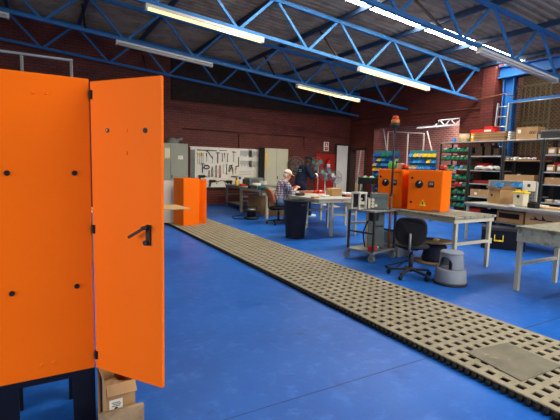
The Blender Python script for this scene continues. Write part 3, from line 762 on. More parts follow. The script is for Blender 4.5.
# grey pipe frame behind the foreground cabinet
t = thing('pipe_frame', 'thin grey pipe frame standing behind the large orange cabinet', 'frame', (0, 3.4, 0))
zf = PY(46, 57, 3.4).z; xf = [PY(px, 57, 3.4).x for px in (-40, 21.5, 71)]
MB().cyl((xf[0], 0, zf), (xf[2]+.01, 0, zf), .010, n=10).build('top_rail', 'grey_steel', t)
for x in xf: MB().cyl((x, 0, 0), (x, 0, zf-.01), .010, n=10).build('upright', 'grey_steel', t)
MB().cyl((xf[0]+.012, 0, 1.0), (xf[2]-.012, 0, 1.0), .010, n=10).build('cross_rail', 'grey_steel', t)

# ================================================================== RACKS ALONG THE RIGHT WALL
RX0, RX1 = 10.6, 11.12
RB = [8.58, 7.56, 6.57, 5.57, 4.50]
def zs(px, py): return PX(px, py, RX0).z
RTOP = 2.27
shelves = [
    [zs(456, y) for y in (151.5, 159.3, 169, 178.3, 185.6, 192.8, 199.5, 206)],
    [zs(488, y) for y in (155.8, 170.5, 184, 197.5)],
    [zs(524, y) for y in (160, 181, 196)],
    [zs(553, y) for y in (154.5, 172, 184.5, 203)],
]
rack_lab = ['dark steel rack of green parts bins, leftmost along the right wall', 'dark steel rack with flat cardboard sheets stacked on top, second from the left', 'dark steel rack with a big cardboard carton on top, third from the left', 'dark steel rack of paper wrapped bundles cut by the right edge of the photo']
for k in range(4):
    ya, yb = RB[k]-.01, RB[k+1]+.01
    t = thing('storage_rack', rack_lab[k], 'rack', (RX0, (ya+yb)/2, 0), group='steel racks along the right wall')
    h = (ya-yb)/2
    for x in (0, RX1-RX0):
        for y in (-h, h-.04): MB().bx(x-.016, x+.016, y, y+.04, 0, RTOP-.031).build('post', 'dark_steel', t)
    for z in shelves[k]+[RTOP, .12]:
        m_ = 'dark_steel' if k == 0 and abs(z-shelves[0][2]) > .01 and z < RTOP else 'wood' if (k == 2 and abs(z-shelves[2][0]) < .01) or (k == 0 and abs(z-shelves[0][2]) < .01) else 'aluminium'
        MB().bx(-.012, RX1-RX0+.01, (-h if z == RTOP else -h+.041), (h if z == RTOP else h-.041), z-.03, z, .002).build('shelf', m_, t)

    if k: MB().bx(RX1-RX0+.012, RX1-RX0+.018, -h+.005, h-.005, .12, shelves[k][0]-.04).build('shade_panel', 'black', t)  # black sheet added to paint the dark rack interior
def pbin(name, mm, loc, rz, s, label, group, lip=None):
    o = MB().tray((0, 0, 0), s, .006, slope=lip or s[2]*.5).build(name, mm, None, loc, rz)
    return tag(o, label, 'bin', group)
random.seed(3)
shn = ['top', 'second', 'third', 'fourth', 'fifth', 'sixth', 'seventh', 'eighth']
fill = ['tan_bin', 'aluminium', 'plastic_white', 'cardboard', 'blue_light', 'tool_steel']
for r_, z in enumerate(shelves[0]):
    n = 6; up = shelves[0][r_-1] if r_ else RTOP
    hh = min(.135, (up-z-.03)*.80)
    for i in range(n):
        y = RB[0]-.055-.0757-i*.1505
        col = 'green_bin'
        cn = 'green'
        if r_ == 4 and i in (3, 4): col, cn = 'red_plastic', 'red'
        if r_ == 2 and i in (0, 3, 4): col, cn = 'blue_light', 'blue'
        o = pbin('parts_bin', col, (RX0+.17, y, z+.001), 0, (.30, .118, hh), f'{cn} parts bin, {ORD[i]} from left on the {shn[r_]} shelf of the leftmost rack', 'parts bins on the leftmost rack', lip=hh*.5)
        if random.random() < .7:
            MB().box((0, 0, hh*.48), (.22, .095, hh*.62), rz=random.uniform(-.1, .1), bev=.01).build('contents', random.choice(fill), o)
# louvred teal panels of small bins
def louvre(label, short, left, rz, rows, cols, zb, zt, colors, wid):
    t = thing('bin_panel', label, 'bin panel', left, rz)
    MB().bx(0, wid, -.008, .008, zb, zt).build('panel', 'teal', t)
    for x in (.0, wid-.04): MB().bx(x, x+.04, .009, .05, 0, zt).build('post', 'teal', t)
    for x in (0, wid-.04): MB().bx(x, x+.04, -.25, .30, 0, .03).build('foot', 'teal', t)
    R_ = Matrix.Rotation(rz, 3, 'Z'); pitch = (zt-zb-.04)/rows; bwid = wid/cols
    for r_ in range(rows):
        for c in range(cols):
            ch = colors[r_][c]
            if ch == '.': continue
            mm, cn = {'b': ('blue_bin', 'dark blue'), 'l': ('blue_light', 'light blue'), 'y': ('yellow_bin', 'yellow'), 'g': ('green_bin', 'green'), 't': ('tan_bin', 'beige'), 'o': ('terracotta', 'orange')}[ch]
            lx = (c+.5)*bwid; z = zt-.03-(r_+1)*pitch+.01
            p = Vector(left)+R_ @ Vector((lx, -.075, 0))
            pbin('small_bin', mm, (p.x, p.y, z), rz+PI/2, (.125, bwid*.86, pitch*.56), f'{cn} small bin, {ORD[c]} from left in the {ORD[r_]} row of the {short} teal panel', f'small bins on the {short} teal panel', lip=pitch*.26)
    return t
rzp = math.atan2(-.91, .42)
louvre('teal louvred panel of mostly blue small bins, left of the two', 'left', (9.83, 10.62, 0), rzp, 9, 6, .55, 2.03,
       ['bbggbb', 'bylbbt', 'tblltb', 'ytblby', 'blbgyb', 'ybbbbt', 'tbbytb', 'blbytb', 'tybbob'], .86)
louvre('teal louvred panel with yellow small bins in its top row, right of the two', 'right', (9.40, 8.66, 0), rzp, 8, 6, .60, 1.99,
       ['lytyyy', 'bllbyl', 'ttlllb', 'yyybll', 'ttgllb', 'bbytyb', 'yblbtb', 'bybbyt'], .76)
# rack contents
def carton(label, loc, s, rz=0, m='cardboard', open_=False, group=None, tape=True):
    t = thing('cardboard_box', label, 'box', loc, rz, group)
    if open_: MB().tray((0, 0, 0), s, .008).build('carton', m, t)
    else:
        MB().bx(-s[0]/2, s[0]/2, -s[1]/2, s[1]/2, 0, s[2], .004).build('carton', m, t)
        if tape: MB().bx(-s[0]/2-.001, s[0]/2+.001, -.02, .02, s[2]*.75, s[2]+.001).build('tape', 'plywood', t)
    return t
def yr(px, py, x=10.75): return PX(px, py, x).y
def yc(k, y, half): return max(RB[k+1]+.062+half, min(RB[k]-.062-half, y))
# on top of rack 1: paint tin like tub, blue bottle
t = thing('plastic_tub', 'cream tub standing on top of the leftmost rack', 'tub', (10.85, yr(464, 137, 10.85), RTOP+.001))
MB().lathe([(.14, 0), (.16, .22), (.15, .22), (.13, .01), (0, .01)]).build('body', 'tan_bin', t)
MB().lathe([(.163, .222), (.163, .24), (0, .245)]).build('lid', 'fan_cream', t)
t = thing('funnel', 'blue plastic funnel lying beside the cream tub on the rack', 'funnel', (10.8, yr(454, 137, 10.8)-.02, RTOP+.075))
MB().cyl((0, -.02, 0), (0, .08, 0), .07, .02).cyl((0, .08, 0), (0, .16, .0), .02, .012).build('cone', 'blue_light', t)
# rack 2 top: flat cardboard stack and red boxes
y0 = yr(473, 138); y1 = yr(507, 138)
for i in range(8):
    dz = .030
    w_ = [0, .03, -.02, .05, .0, .02, -.04, .03][i]
    L_ = (y0-y1)-.06-abs(w_)
    tag(MB().bx(-.22, .22, -L_/2, L_/2, 0, dz-.004, .004).build('cardboard_sheet', 'cardboard' if i in (1, 4, 6) else 'cardboard_dark', None, (10.86, (y0+y1)/2+w_/2-.05, RTOP+.001+i*dz), w_*.5), f'flattened cardboard carton, {ORD[i]} from the bottom of the stack on the second rack', 'cardboard sheet', 'flattened cardboard on the second rack')
zz = RTOP+.001+8*.030
ys = yr(480, 126)
t = thing('red_carton', 'long red carton lying on the flattened cardboard stack', 'box', (10.86, ys-.10, zz), .04)
MB().bx(-.14, .14, -.36, .36, 0, .09, .006).build('carton', 'red_plastic', t); MB().bx(-.141, -.139, -.25, -.05, .02, .07).build('label', 'paper', t)
t = thing('red_carton', 'short red carton on top of the long red carton', 'box', (10.88, ys-.26, zz+.091), -.06)
MB().bx(-.12, .12, -.13, .13, 0, .07, .006).build('carton', 'red_plastic', t)
t = thing('yellow_carton', 'yellow and white carton at the left end of the cardboard stack', 'box', (10.84, y0-.02, RTOP+.001))
MB().bx(-.12, .12, -.07, .07, 0, .24, .004).build('carton', 'yellow_bin', t); MB().bx(-.121, .121, -.071, .071, .10, .16).build('band', 'paper', t)
# rack 3 top: big carton
ya, yb_ = yr(514, 138), yr(541, 137)
t = carton('large cardboard carton with a dark printed mark on top of the third rack', (10.88, (ya+yb_)/2, RTOP+.001), (.38, ya-yb_-.16, .31), math.radians(3), tape=False)
MB().bx(-.1915, -.190, -.02+.16, .06+.16, .16, .25).build('label', 'paper', t)
b = MB()
for i, dy in enumerate((-.09, -.145, -.19)):
    vs0 = [(.040*math.cos(2*PI*k/18), .052*math.sin(2*PI*k/18)) for k in range(18)]
    b.tube([(-.1912, dy+p[0]*.5, .16+p[1]*.6) for p in vs0], .005, n=4, closed=True)
b.build('printed_mark', 'sticker_dark', t)
for i in range(4):
    tag(MB().box((0, 0, .028), (.26, .07, .05), 0, .012).build('foam_block', 'plastic_white', None, (10.80, yr(511.5, 138, 10.8), RTOP+.001+i*.057), random.uniform(-.06, .06)), f'white packet, {ORD[i]} from the bottom of the pile left of the large carton', 'packet', 'white packets on the third rack')
# rack 4 top
t = thing('storage_case', 'dark grey case on top of the rightmost rack', 'case', (10.86, yr(552, 135), RTOP+.001)); MB().bx(-.2, .2, -.22, .22, 0, .16, .01).build('body', 'dark_steel', t); MB().bx(-.205, .205, -.225, .225, .161, .20, .008).build('lid', 'tool_steel', t)
for i, (px, h_) in enumerate(((545, .13), (560, .24))):
    tag(MB().lathe([(.07, 0), (.075, .01), (.075, h_-.02), (.05, h_), (0, h_)]).build('paint_tin', 'plastic_white', None, (10.82, yr(552, 135)+(.31 if i == 0 else -.33), RTOP+.001)), ['short white tin left of the dark grey case on the rightmost rack', 'tall white tin right of the dark grey case on the rightmost rack'][i], 'tin')
# rack 2 shelves
S2 = shelves[1]
for i, (px, w_, h_) in enumerate(((7.35, .20, .24), (7.08, .18, .27), (6.83, .16, .18))):
    t = thing('storage_box', ['dark brown box, left on the upper shelf of the second rack', 'tall dark brown box, middle of the upper shelf of the second rack', 'low dark brown box, right on the upper shelf of the second rack'][i], 'box', (10.86, px, S2[0]+.001)); MB().bx(-.18, .18, -w_/2, w_/2, 0, h_, .006).build('body', 'dark_brown', t); MB().bx(-.185, .185, -w_/2-.004, w_/2+.004, h_+.001, h_+.02).build('lid', 'dark_brown', t)
t = thing('red_crate', 'red plastic crate on the second shelf of the second rack', 'crate', (10.98, yc(1, yr(475, 166, 10.98), .17), S2[1]+.001)); MB().tray((0, 0, 0), (.20, .34, .20), .01).build('body', 'red_plastic', t)
b = MB(); random.seed(5)
for i in range(9):
    b.sph((random.uniform(-.07, .07), -.30+.075*i, .045+random.uniform(0, .03)), .075, (1.1, 1.1, .62), rot=Matrix.Rotation(random.uniform(-.5, .5), 3, 'X'))
o = b.build('plastic_sacks', 'plastic_white', None, (10.73, yc(1, yr(481, 170, 10.73)-.01, .40), S2[1]+.015)); md = o.modifiers.new('r', 'REMESH'); md.mode = 'VOXEL'; md.voxel_size = .012
tag(o, 'crumpled white plastic sack on the second shelf of the second rack', 'sack')
t = thing('red_crate', 'dark red low tray on the third shelf of the second rack', 'tray', (10.86, yc(1, yr(486, 183, 10.86), .30), S2[2]+.001)); MB().tray((0, 0, 0), (.30, .60, .09), .01).build('body', 'red_dark', t)
t = carton('plain cardboard box on the lowest visible shelf of the second rack', (10.80, yc(1, yr(476.5, 195, 10.8), .29), S2[3]+.001), (.30, .58, .20), 0); MB().bx(-.152, -.150, .08, .16, .05, .11).build('label', 'paper', t)
t = thing('tin', 'green tin beside the plain box on the second rack', 'tin', (10.72, yc(1, yr(488, 196, 10.72)-.12, .075), S2[3]+.001)); MB().lathe([(.07, 0), (.07, .13), (0, .13)]).build('body', 'green_bin', t); MB().lathe([(.072, .131), (.072, .15), (0, .15)]).build('lid', 'green_bin', t)
t = thing('red_crate', 'dark red crate at the foot of the second rack', 'crate', (10.86, yc(1, yr(478, 205, 10.86), .25), .121)); MB().tray((0, 0, 0), (.36, .5, .25), .01).build('body', 'red_dark', t)
# rack 3 shelves
S3 = shelves[2]
ysx = [yr(px, 158, 10.76) for px in (508, 512, 516.5, 521, 525.5, 530, 534.5)]
kinds = ['roll', 'lump', 'roll', 'disc', 'lump', 'disc', 'lump']
for i, y in enumerate(ysx):
    b = MB()
    if kinds[i] == 'roll': b.cyl((-.10, 0, .04), (.12, 0, .04), .04, n=18)
    elif kinds[i] == 'disc': b.lathe([(.035, -.03), (.07, -.03), (.07, .03), (.035, .03)], ring=True, n=22)
    else: b.sph((0, 0, .038), .05, (1.2, 1, .76))
    o = b.build('steel_part', 'plastic_white' if i % 2 == 0 else 'aluminium', None, (10.76, y, S3[0]+.002+(.031 if kinds[i] == 'disc' else 0)))
    tag(o, f'pale small machine part, {ORD[i]} from the left on the wooden shelf of the third rack', 'machine part', 'machine parts on the wooden shelf')
carton('open cardboard tray on the left of the middle shelf of the third rack', (10.78, yc(2, yr(510, 177, 10.78), .17), S3[1]+.001), (.32, .34, .15), 0, 'cardboard', True)
carton('open cardboard tray right of the white tin on the third rack', (10.78, yc(2, yr(529, 177, 10.78), .21), S3[1]+.001), (.32, .42, .15), 0, 'cardboard', True)
tag(MB().lathe([(.045, 0), (.045, .15), (.03, .16), (0, .16)]).build('white_tin', 'paper', None, (10.70, yr(518.4, 178, 10.70), S3[1]+.001)), 'white tin between two open cardboard trays on the third rack', 'tin')
for i, y in enumerate((6.36, 5.80)):
    tag(MB().lathe([(.07, 0), (.08, .05), (.08, .19), (.05, .22), (0, .22)]).build('dark_drum', 'dark_steel', None, (11.035, y, S3[1]+.001)), ['dark drum behind the left cardboard tray of the third rack', 'dark drum behind the right cardboard tray of the third rack'][i], 'drum')
# rack 4 shelves: wrapped bundles
S4 = shelves[3]
for si, nm in ((0, 'upper'), (1, 'second')):
    for i in range(4):
        y = RB[3]-.062-.10-i*.24
        t = thing('wrapped_bundle', f'brown white-labelled bundle, {ORD[i]} from left on the {nm} shelf of the rightmost rack', 'bundle', (10.76, y, S4[si]+.001), random.uniform(-.06, .06), 'wrapped bundles on the rightmost rack')
        MB().box((0, 0, .085), (.26, .19, .17), bev=.03).build('wrapping', 'cardboard', t); MB().bx(-.1345, -.13, -.06, .06, .04, .12).build('label', 'paper', t)
        if i > 1 and si: MB().lathe([(.03, .171), (.05, .19), (.02, .22), (0, .22)]).build('tied_top', 'cardboard', t)
for i in range(3):
    t = thing('storage_tray', f'red tray, {ORD[i]} from left, behind the second-shelf bundles of the rightmost rack', 'tray', (11.01, 5.35-i*.28, S4[1]+.001)); MB().tray((0, 0, 0), (.16, .24, .23), .01).build('body', 'red_plastic', t)
for i, px in enumerate((546, 555)):
    carton(['plain brown box, left on the third shelf of the rightmost rack', 'plain brown box, right on the third shelf of the rightmost rack'][i], (10.80, RB[3]-.062-.18-i*.40, S4[2]+.001), (.34, .36, .16), 0)
for i in range(4):
    o = MB().lathe([(.05, -.035), (.09, -.035), (.09, .035), (.05, .035)], ring=True, n=22).build('wire_coil', ['tan_bin', 'aluminium', 'plastic_white', 'tool_steel'][i], None, (10.74, RB[3]-.062-.10-i*.2, S4[3]+.037)); tag(o, f'{["beige", "silver", "white", "dark steel"][i]} wire coil on the fourth shelf of the rightmost rack', 'coil', 'wire coils on the rightmost rack')
t = thing('red_crate', 'dark red tray below the wooden shelf on the rightmost rack', 'tray', (10.86, 5.1, .121)); MB().tray((0, 0, 0), (.36, .5, .22), .01).build('body', 'red_dark', t)

# ladder leaning against the blue column
t = thing('ladder', 'aluminium ladder leaning on the wall in front of the blue column', 'ladder', (0, 0, 0))
top = (PX(498.5, 103.5, 11.42), PX(509.5, 103, 11.42)); ft = [Vector((11.22, p.y+.03*(1-2*i), 0)) for i, p in enumerate(top)]
for a, p in zip(ft, top): MB().bar(a, p, .035, .07).build('rail', 'aluminium', t)
for k in range(1, 12):
    f_ = k/12+.055
    MB().cyl(ft[0].lerp(top[0], f_), ft[1].lerp(top[1], f_), .016, n=10).build('rung', 'aluminium', t)
# mesh fence over the right opening and the barred gate beyond
t = thing('mesh_fence', 'rusty diamond mesh fence filling the opening right of the blue column', 'fence', (11.78, 0, 0))
b = MB(); fy0, fy1, fz0, fz1 = 3.2, 7.08, .1, 4.1; st = .075
k = -int((fz1-fz0)/st)
def seg(u):
    # wires y - fy0 = u + s, z = fz0 + s
    for sgn in (1, -1):
        s0, s1 = max(0, -u), min(fz1-fz0, (fy1-fy0)-u)
        if s1 <= s0: continue
        y = (lambda s: fy0+u+s) if sgn > 0 else (lambda s: fy1-(u+s))
        b.cyl((.004*sgn, y(s0), fz0+s0), (.004*sgn, y(s1), fz0+s1), .0028, n=3)
u = -(fz1-fz0)
while u < fy1-fy0: seg(u); u += st*1.414
b.build('wire_mesh', 'chain_steel', t)
MB().tube([(0, 3.2, .1), (0, 7.08, .1), (0, 7.08, 4.1), (0, 3.2, 4.1)], .02, closed=True).build('frame', 'dark_brown', t)
a, c_ = PX(512, 102, 11.62), PX(562, 95.5, 11.62)
t = thing('guard_rail', 'blue steel rail crossing the mesh fence above the carton', 'rail', (11.62, 0, 0))
MB().bx(-.03, .03, c_.y-.4, 7.1, (a.z+c_.z)/2-.035, (a.z+c_.z)/2+.035).build('rail', 'column_blue', t)
MB().cyl((-.045, c_.y-.4, (a.z+c_.z)/2-.045), (-.045, 7.1, (a.z+c_.z)/2-.045), .012).build('pipe', 'aluminium', t)
zp = PX(490, 97, 11.4).z
t = tag(MB().tube([(11.42, 8.5, zp-.05), (11.42, 7.6, zp), (11.42, 7.2, zp+.04), (11.45, 6.9, zp-.08)], .016).build('copper_pipe', 'tool_wood'), 'thin reddish pipe running past the brick pier above the red cartons', 'pipe')
t = thing('barred_gate', 'tan steel barred gate standing beyond the mesh fence', 'gate', (13.5, 0, 0))
gy0, gy1 = PX(551, 95, 13.5).y, PX(512, 83, 13.5).y; gz = 4.2
for y in (gy0, gy1): MB().bx(-.025, .025, y-.025, y+.025, 0, gz).build('post', 'gold_steel', t)
for z in (.15, 1.6, 3.0, gz-.03): MB().bx(-.02, .02, gy0+.025, gy1-.025, z-.025, z+.025).build('cross_rail', 'gold_steel', t)
n = 8
for i in range(1, n): 
    y = gy0+(gy1-gy0)*i/n; MB().bx(-.012, .012, y-.014, y+.014, .175, gz-.055).build('bar', 'gold_steel', t)
# annex contents: leaning white frames, truss, doorway things
t = thing('white_trellis', 'white timber trellis frame leaning in the bright annex behind the bin panels', 'frame', (0, 0, 0))
X_ = 12.7
pts = {k: PX(*v, X_) for k, v in dict(a=(388, 131.5), b=(424, 133.5), c=(408, 132.5)).items()}
MB().bar(pts['a'], pts['b'], .04, .045).build('top_rail', 'annex_white', t)
for k, dy in (('a', 0), ('c', -.05), ('b', -.02)): MB().bar(pts[k], Vector((X_+.0, pts[k].y+dy, 0)), .04, .045).build('upright', 'annex_white', t)
for i, (p0, p1) in enumerate((((383.5, 129), (386.5, 150)), ((427, 131), (431.5, 150)))):
    a, c_ = PX(*p0, 13.1), PX(*p1, 13.1); dr = (c_-a).normalized(); k = -a.z/dr.z
    tag(MB().bar(a, a+dr*k, .045, .03).build('timber_post', 'annex_white'), ['pale timber post left of the white frame in the annex', 'pale timber post leaning right of the white frame in the annex'][i], 'post')
t = thing('annex_truss', 'small white painted lattice truss high in the annex opening', 'truss', (12.9, 0, 0))
zt_ = PX(448, 119, 12.9).z; zb_ = PX(448, 125.5, 12.9).z; yA, yB = 11.6, PX(462, 122, 12.9).y-.3
for z in (zb_,): MB().bx(-.03, .03, yB, yA, z-.03, z+.03).build('bottom_chord', 'fan_white', t)
MB().bx(-.03, .03, yB, yB+1.45, zt_-.03, zt_+.03).build('top_chord', 'fan_white', t)
k = 0; y = yB+.1
while y < yB+1.1:
    MB().bar((0, y, zb_), (0, y+.22, zt_), .03).build('web_brace', 'fan_white', t); MB().bar((0, y+.22, zt_), (0, y+.44, zb_), .03).build('web_brace', 'fan_white', t); y += .46
t = thing('leaning_pole', 'white pole leaning in the narrow annex doorway', 'pole', (0, 0, 0))
a = PX(361, 150, 12.5); MB().cyl(a, (12.45, a.y+.2, 0), .025).build('pole', 'fan_white', t); MB().cyl(a, a+Vector((.004, -.01, .06)), .03, .02).build('pole_tip', 'fan_white', t)
for i, (px, py, mm, s_) in enumerate(((356, 183, 'tan_bin', .20), (362.5, 189, 'green_bin', .17), (359, 177, 'fan_cream', .17))):
    p = PX(px, py, (12.0, 12.1, 12.45)[i])
    t = thing('storage_sack', ['beige sack heaped inside the annex doorway', 'green sack heaped inside the annex doorway', 'cream sack at the back of the annex doorway'][i], 'sack', (p.x, p.y, 0)); MB().lathe([(s_*.6, 0), (s_*.8, .1), (s_*.75, p.z*.7), (s_*.3, p.z), (0, p.z+.02)]).build('body', mm, t); MB().lathe([(s_*.2, p.z+.021), (s_*.3, p.z+.08), (0, p.z+.08)]).build('tied_top', mm, t)

# ================================================================== BACK WALL: LOCKERS, TOOL BOARD
def locker(name, label, x0, x1, yf, d, h, mm):
    t = thing(name, label, 'cabinet', ((x0+x1)/2, yf+d/2, 0)); w = (x1-x0)/2
    MB().bx(-w, w, -d/2+.022, d/2, 0, h, .005).build('carcass', mm, t)
    for s in (-1, 1):
        a, c = (-w+.012, -.004) if s < 0 else (.004, w-.012)
        dr = MB().bx(a, c, -d/2, -d/2+.021, .06, h-.02, .004).build('door', mm, t)
        if s > 0: MB().bx(.03, .06, -d/2-.02, -d/2, h*.46, h*.46+.10, .004).build('handle', 'tool_dark', dr)
    return t, d, w
yl = 13.42
xl0, xl1 = PY(152, 145, yl).x, PY(188.2, 145, yl).x
LH = PY(176, 143.2, yl).z
t, d, w = locker('metal_locker', 'grey green two door metal cabinet left of the white tool board', xl0, xl1, yl, .55, LH, 'locker_grey')
p0, p1 = PY(164.5, 147.5, yl), PY(170, 158, yl)
t_ = [c for c in t.children if c.name.startswith('door')]
for (a, b_, mm, nm) in (((164.5, 147.5), (170.3, 158.5), 'yellow', 'notice'), ((178, 155.5), (183, 159.5), 'paper', 'label')):
    p0, p1 = PY(*a, yl), PY(*b_, yl); X = t.location
    n_ = MB().bx(p0.x-X.x, p1.x-X.x, -d/2-.003, -d/2-.0005, p1.z, p0.z).build(nm, mm, t_[0] if nm == 'notice' else t_[1])
    if nm == 'notice': MB().bx(p0.x-X.x+.02, p1.x-X.x-.02, -d/2-.005, -d/2-.003, p1.z+.03, p0.z-.03).build('notice_sheet', 'paper', n_)
p = PY(173, 141, yl+.25)
t = thing('dust_hood', 'grey domed hood lying on top of the grey green cabinet', 'hood', (p.x, yl+.28, LH+.001)); MB().lathe([(.20, 0), (.20, .04), (.16, .13), (.08, .18), (0, .19)]).build('dome', 'box_grey_light', t); MB().cyl((.1, -.02, .10), (.32, -.02, .16), .045).build('spout', 'box_grey_light', t)
yl2 = 13.5
x0, x1 = PY(265, 150, yl2).x, PY(288.6, 150, yl2).x
t, d, w = locker('metal_locker', 'cream two door metal cabinet behind the seated man', x0, x1, yl2, .5, PY(277, 148.6, yl2).z, 'locker_cream')
MB().bx(-w+.03, -w+.10, -d/2-.003, -d/2-.0005, 1.35, 1.95).build('yellow_strip', 'yellow_bin', [c for c in t.children if c.name.startswith('door')][0])
# tool board
YB = 14.04
c00, c10, c01 = PY(190.5, 147.5, YB), PY(262.3, 150.3, YB), PY(205, 187.5, YB)
bx0, bx1, bz1, bz0 = c00.x, c10.x, c00.z+.01, .62
t = thing('tool_board', 'large white tool board hung with hand tools on the back wall', 'tool board', ((bx0+bx1)/2, YB, 0))
hwB = (bx1-bx0)/2
MB().bx(-hwB, hwB, 0, .05, bz0, bz1).build('board', 'white_card', t)
MB().bx(-hwB-.03, hwB+.03, -.012, .055, bz1+.001, bz1+.035).build('top_batten', 'white_paint', t)
MB().bx(-hwB+.001, -hwB+.16, -.004, -.0005, bz0+.25, bz1-.08).build('side_strip', 'box_grey_light', t)
MB().bx(-hwB, hwB, -.02, .04, bz0-.05, bz0-.001).build('bottom_batten', 'tool_dark', t)
for i, (a, b_) in enumerate((((203, 153), (214, 164)), ((196, 164), (206, 178)), ((214, 153), (227, 163)), ((205, 166), (222, 178)))):
    p0, p1 = PY(*a, YB), PY(*b_, YB); MB().bx(p0.x-(bx0+bx1)/2, p1.x-(bx0+bx1)/2, -.003-.0006*i, -.0008, p1.z, p0.z).build('shadow_card', 'paper', t)
tag(MB().bx(0, .09, 0, .5, 0, 1.42).build('black_panel', 'black', None, (bx1+.03, 13.56, .62)), 'narrow black strip for the shaded side of the cream cabinet', 'board') if False else None
t = thing('door_edge_panel', 'tall narrow black strip painting the shaded left side of the cream cabinet', 'panel', (PY(265, 150, yl2).x-.018, 13.72, 0))
MB().bx(-.014, .014, -.22, .22, 0, PY(263.6, 148.3, 14.0).z, .004).build('panel', 'black', t)  # black slab carries the shade of the cream cabinet's left side
# tools: at pixel position measured on the board, real size and thickness
YT = YB-.006
def at(px, py): p = PY(px, py, YT); return p
tg = 'hand tools on the white board'
def tl(name, label, px, py):
    p = at(px, py); return thing(name, label, name.replace('_', ' '), (p.x, YT, p.z), group=tg)
def hammer(label, px, py, L=.32, hm='tool_dark', rot=0):
    t = tl('hammer', label, px, py); R = Matrix.Rotation(rot, 3, 'Y')
    MB().bar(R @ Vector((0, -.02, 0)), R @ Vector((0, -.02, -L)), .022, .03).build('handle', hm, t)
    MB().bar(R @ Vector((-.06, -.02, .012)), R @ Vector((.05, -.02, .012)), .032, .032).bar(R @ Vector((.05, -.02, .012)), R @ Vector((.085, -.02, -.01)), .02, .02).build('head', 'tool_steel', t)
def spanner(label, px, py, L=.3, mm='tool_steel'):
    t = tl('spanner', label, px, py)
    MB().bx(-.012, .012, -.012, 0, -L+.03, -.03).tube([(.024*math.cos(2*PI*k/14), -.008, .024*math.sin(2*PI*k/14)-.012) for k in range(14)], .008, n=6, closed=True).build('shaft', mm, t)
    for o in t.children: pass
    MB().box((0, -.006, -L+.012), (.05, .012, .035)).build('jaw', mm, t)
def screwdriver(label, px, py, mm, L=.28):
    t = tl('screwdriver', label, px, py)
    MB().cyl((0, -.016, 0), (0, -.016, -.11), .016, .014, n=10).build('handle', mm, t); MB().cyl((0, -.016, -.11), (0, -.016, -L), .006, n=8).build('blade', 'tool_steel', t)
def pliers(label, px, py, mm, L=.26):
    t = tl('pliers', label, px, py)
    for s in (-1, 1): MB().tube([(s*.006, -.015, -.09), (s*.028, -.015, -.15), (s*.022, -.015, -L)], .011, n=8).build('grip', mm, t)
    MB().prism([(-.008, 0), (.008, 0), (.024, -.07), (.014, -.10), (-.014, -.10), (-.024, -.07)], (0, -.015, 0), (1, 0, 0), (0, 0, 1), .02).build('jaws', 'tool_steel', t)
def saw(label, px, py, L=.45, rot=.6):
    t = tl('hacksaw', label, px, py); R = Matrix.Rotation(rot, 3, 'Y')
    MB().tube([R @ Vector(v) for v in ((0, -.02, 0), (0, -.02, .09), (L, -.02, .09), (L, -.02, 0))], .009, n=6).build('frame', 'tool_dark', t)
    MB().bar(R @ Vector((0, -.02, 0)), R @ Vector((L, -.02, 0)), .004, .02).build('blade', 'tool_steel', t)
    MB().bar(R @ Vector((-.01, -.02, .05)), R @ Vector((-.08, -.02, -.05)), .025, .03).build('handle', 'tool_dark', t)
def drill(label, px, py, flip=1, mm='tool_dark'):
    t = tl('power_drill', label, px, py)
    MB().cyl((-.10*flip, -.045, 0), (.12*flip, -.045, 0), .045, n=16).build('motor', mm, t)
    MB().cyl((.12*flip, -.045, 0), (.20*flip, -.045, 0), .028, .015, n=14).build('chuck', 'tool_steel', t)
    MB().bar((-.05*flip, -.045, -.03), (-.09*flip, -.045, -.20), .05, .06, bev=.008).build('grip', mm, t)
def clamp(label, px, py, L=.25, mm='tool_dark'):
    t = tl('clamp', label, px, py)
    MB().bar((0, -.015, 0), (0, -.015, -L), .02, .02).bar((0, -.015, 0), (-.13, -.015, 0), .02, .02).build('frame', mm, t) if False else MB().bar((0, -.015, 0), (0, -.015, -L), .022, .022).build('bar', mm, t)
    MB().bar((-.12, -.015, -L), (.01, -.015, -L), .022, .028).build('jaw', mm, t)
# upper rail row
o = thing('steel_rail', 'thin dark rail along the upper left of the tool board', 'rail', (at(207, 150.3).x, YT, at(207, 150.3).z), group=tg); MB().bx(-.36, .36, -.03, 0, -.015, .015).build('rail', 'tool_dark', o)
for i, (px, mm) in enumerate(((197.7, 'yellow'), (199.5, 'yellow'), (201.3, 'terracotta'), (203.0, 'yellow'))):
    screwdriver(f'{["yellow", "yellow", "orange", "yellow"][i]} handled screwdriver, {ORD[i]} of four at the top left of the tool board', px, 152.6, mm, .40)
o = tl('pry_bar', 'long black pry bar hanging slanted at the top of the tool board', 205.5, 150.2); MB().tube([(0, -.02, 0), (.10, -.02, -.06), (.20, -.02, -.20), (.26, -.02, -.27)], .014, n=8).build('bar', 'tool_dark', o)
screwdriver('black screwdriver hanging left of the slanted pry bar', 206.4, 153, 'tool_dark', .30)
screwdriver('grey screwdriver hanging right of the slanted pry bar', 212.3, 156, 'aluminium', .25)
hammer('wooden handled hammer hanging right of the slanted pry bar', 217.6, 153, .36, 'tool_wood')
spanner('steel spanner hanging left of the red screwdriver', 222.4, 153.5, .28)
screwdriver('red handled screwdriver in the top row of the board', 224.6, 152.6, 'red_plastic', .20)
o = tl('steel_hook', 'steel hook rail above the red screwdriver', 223, 150.5); MB().bx(-.14, .14, -.03, 0, -.012, .012).build('rail', 'tool_steel', o)
spanner('steel spanner hanging right of the red screwdriver', 227.6, 153.5, .30)
hammer('thin hammer at the right of the top row of the board', 233.6, 152.3, .36, 'aluminium')
clamp('black angle clamp at the right end of the hanging tools', 238.6, 157, .34)
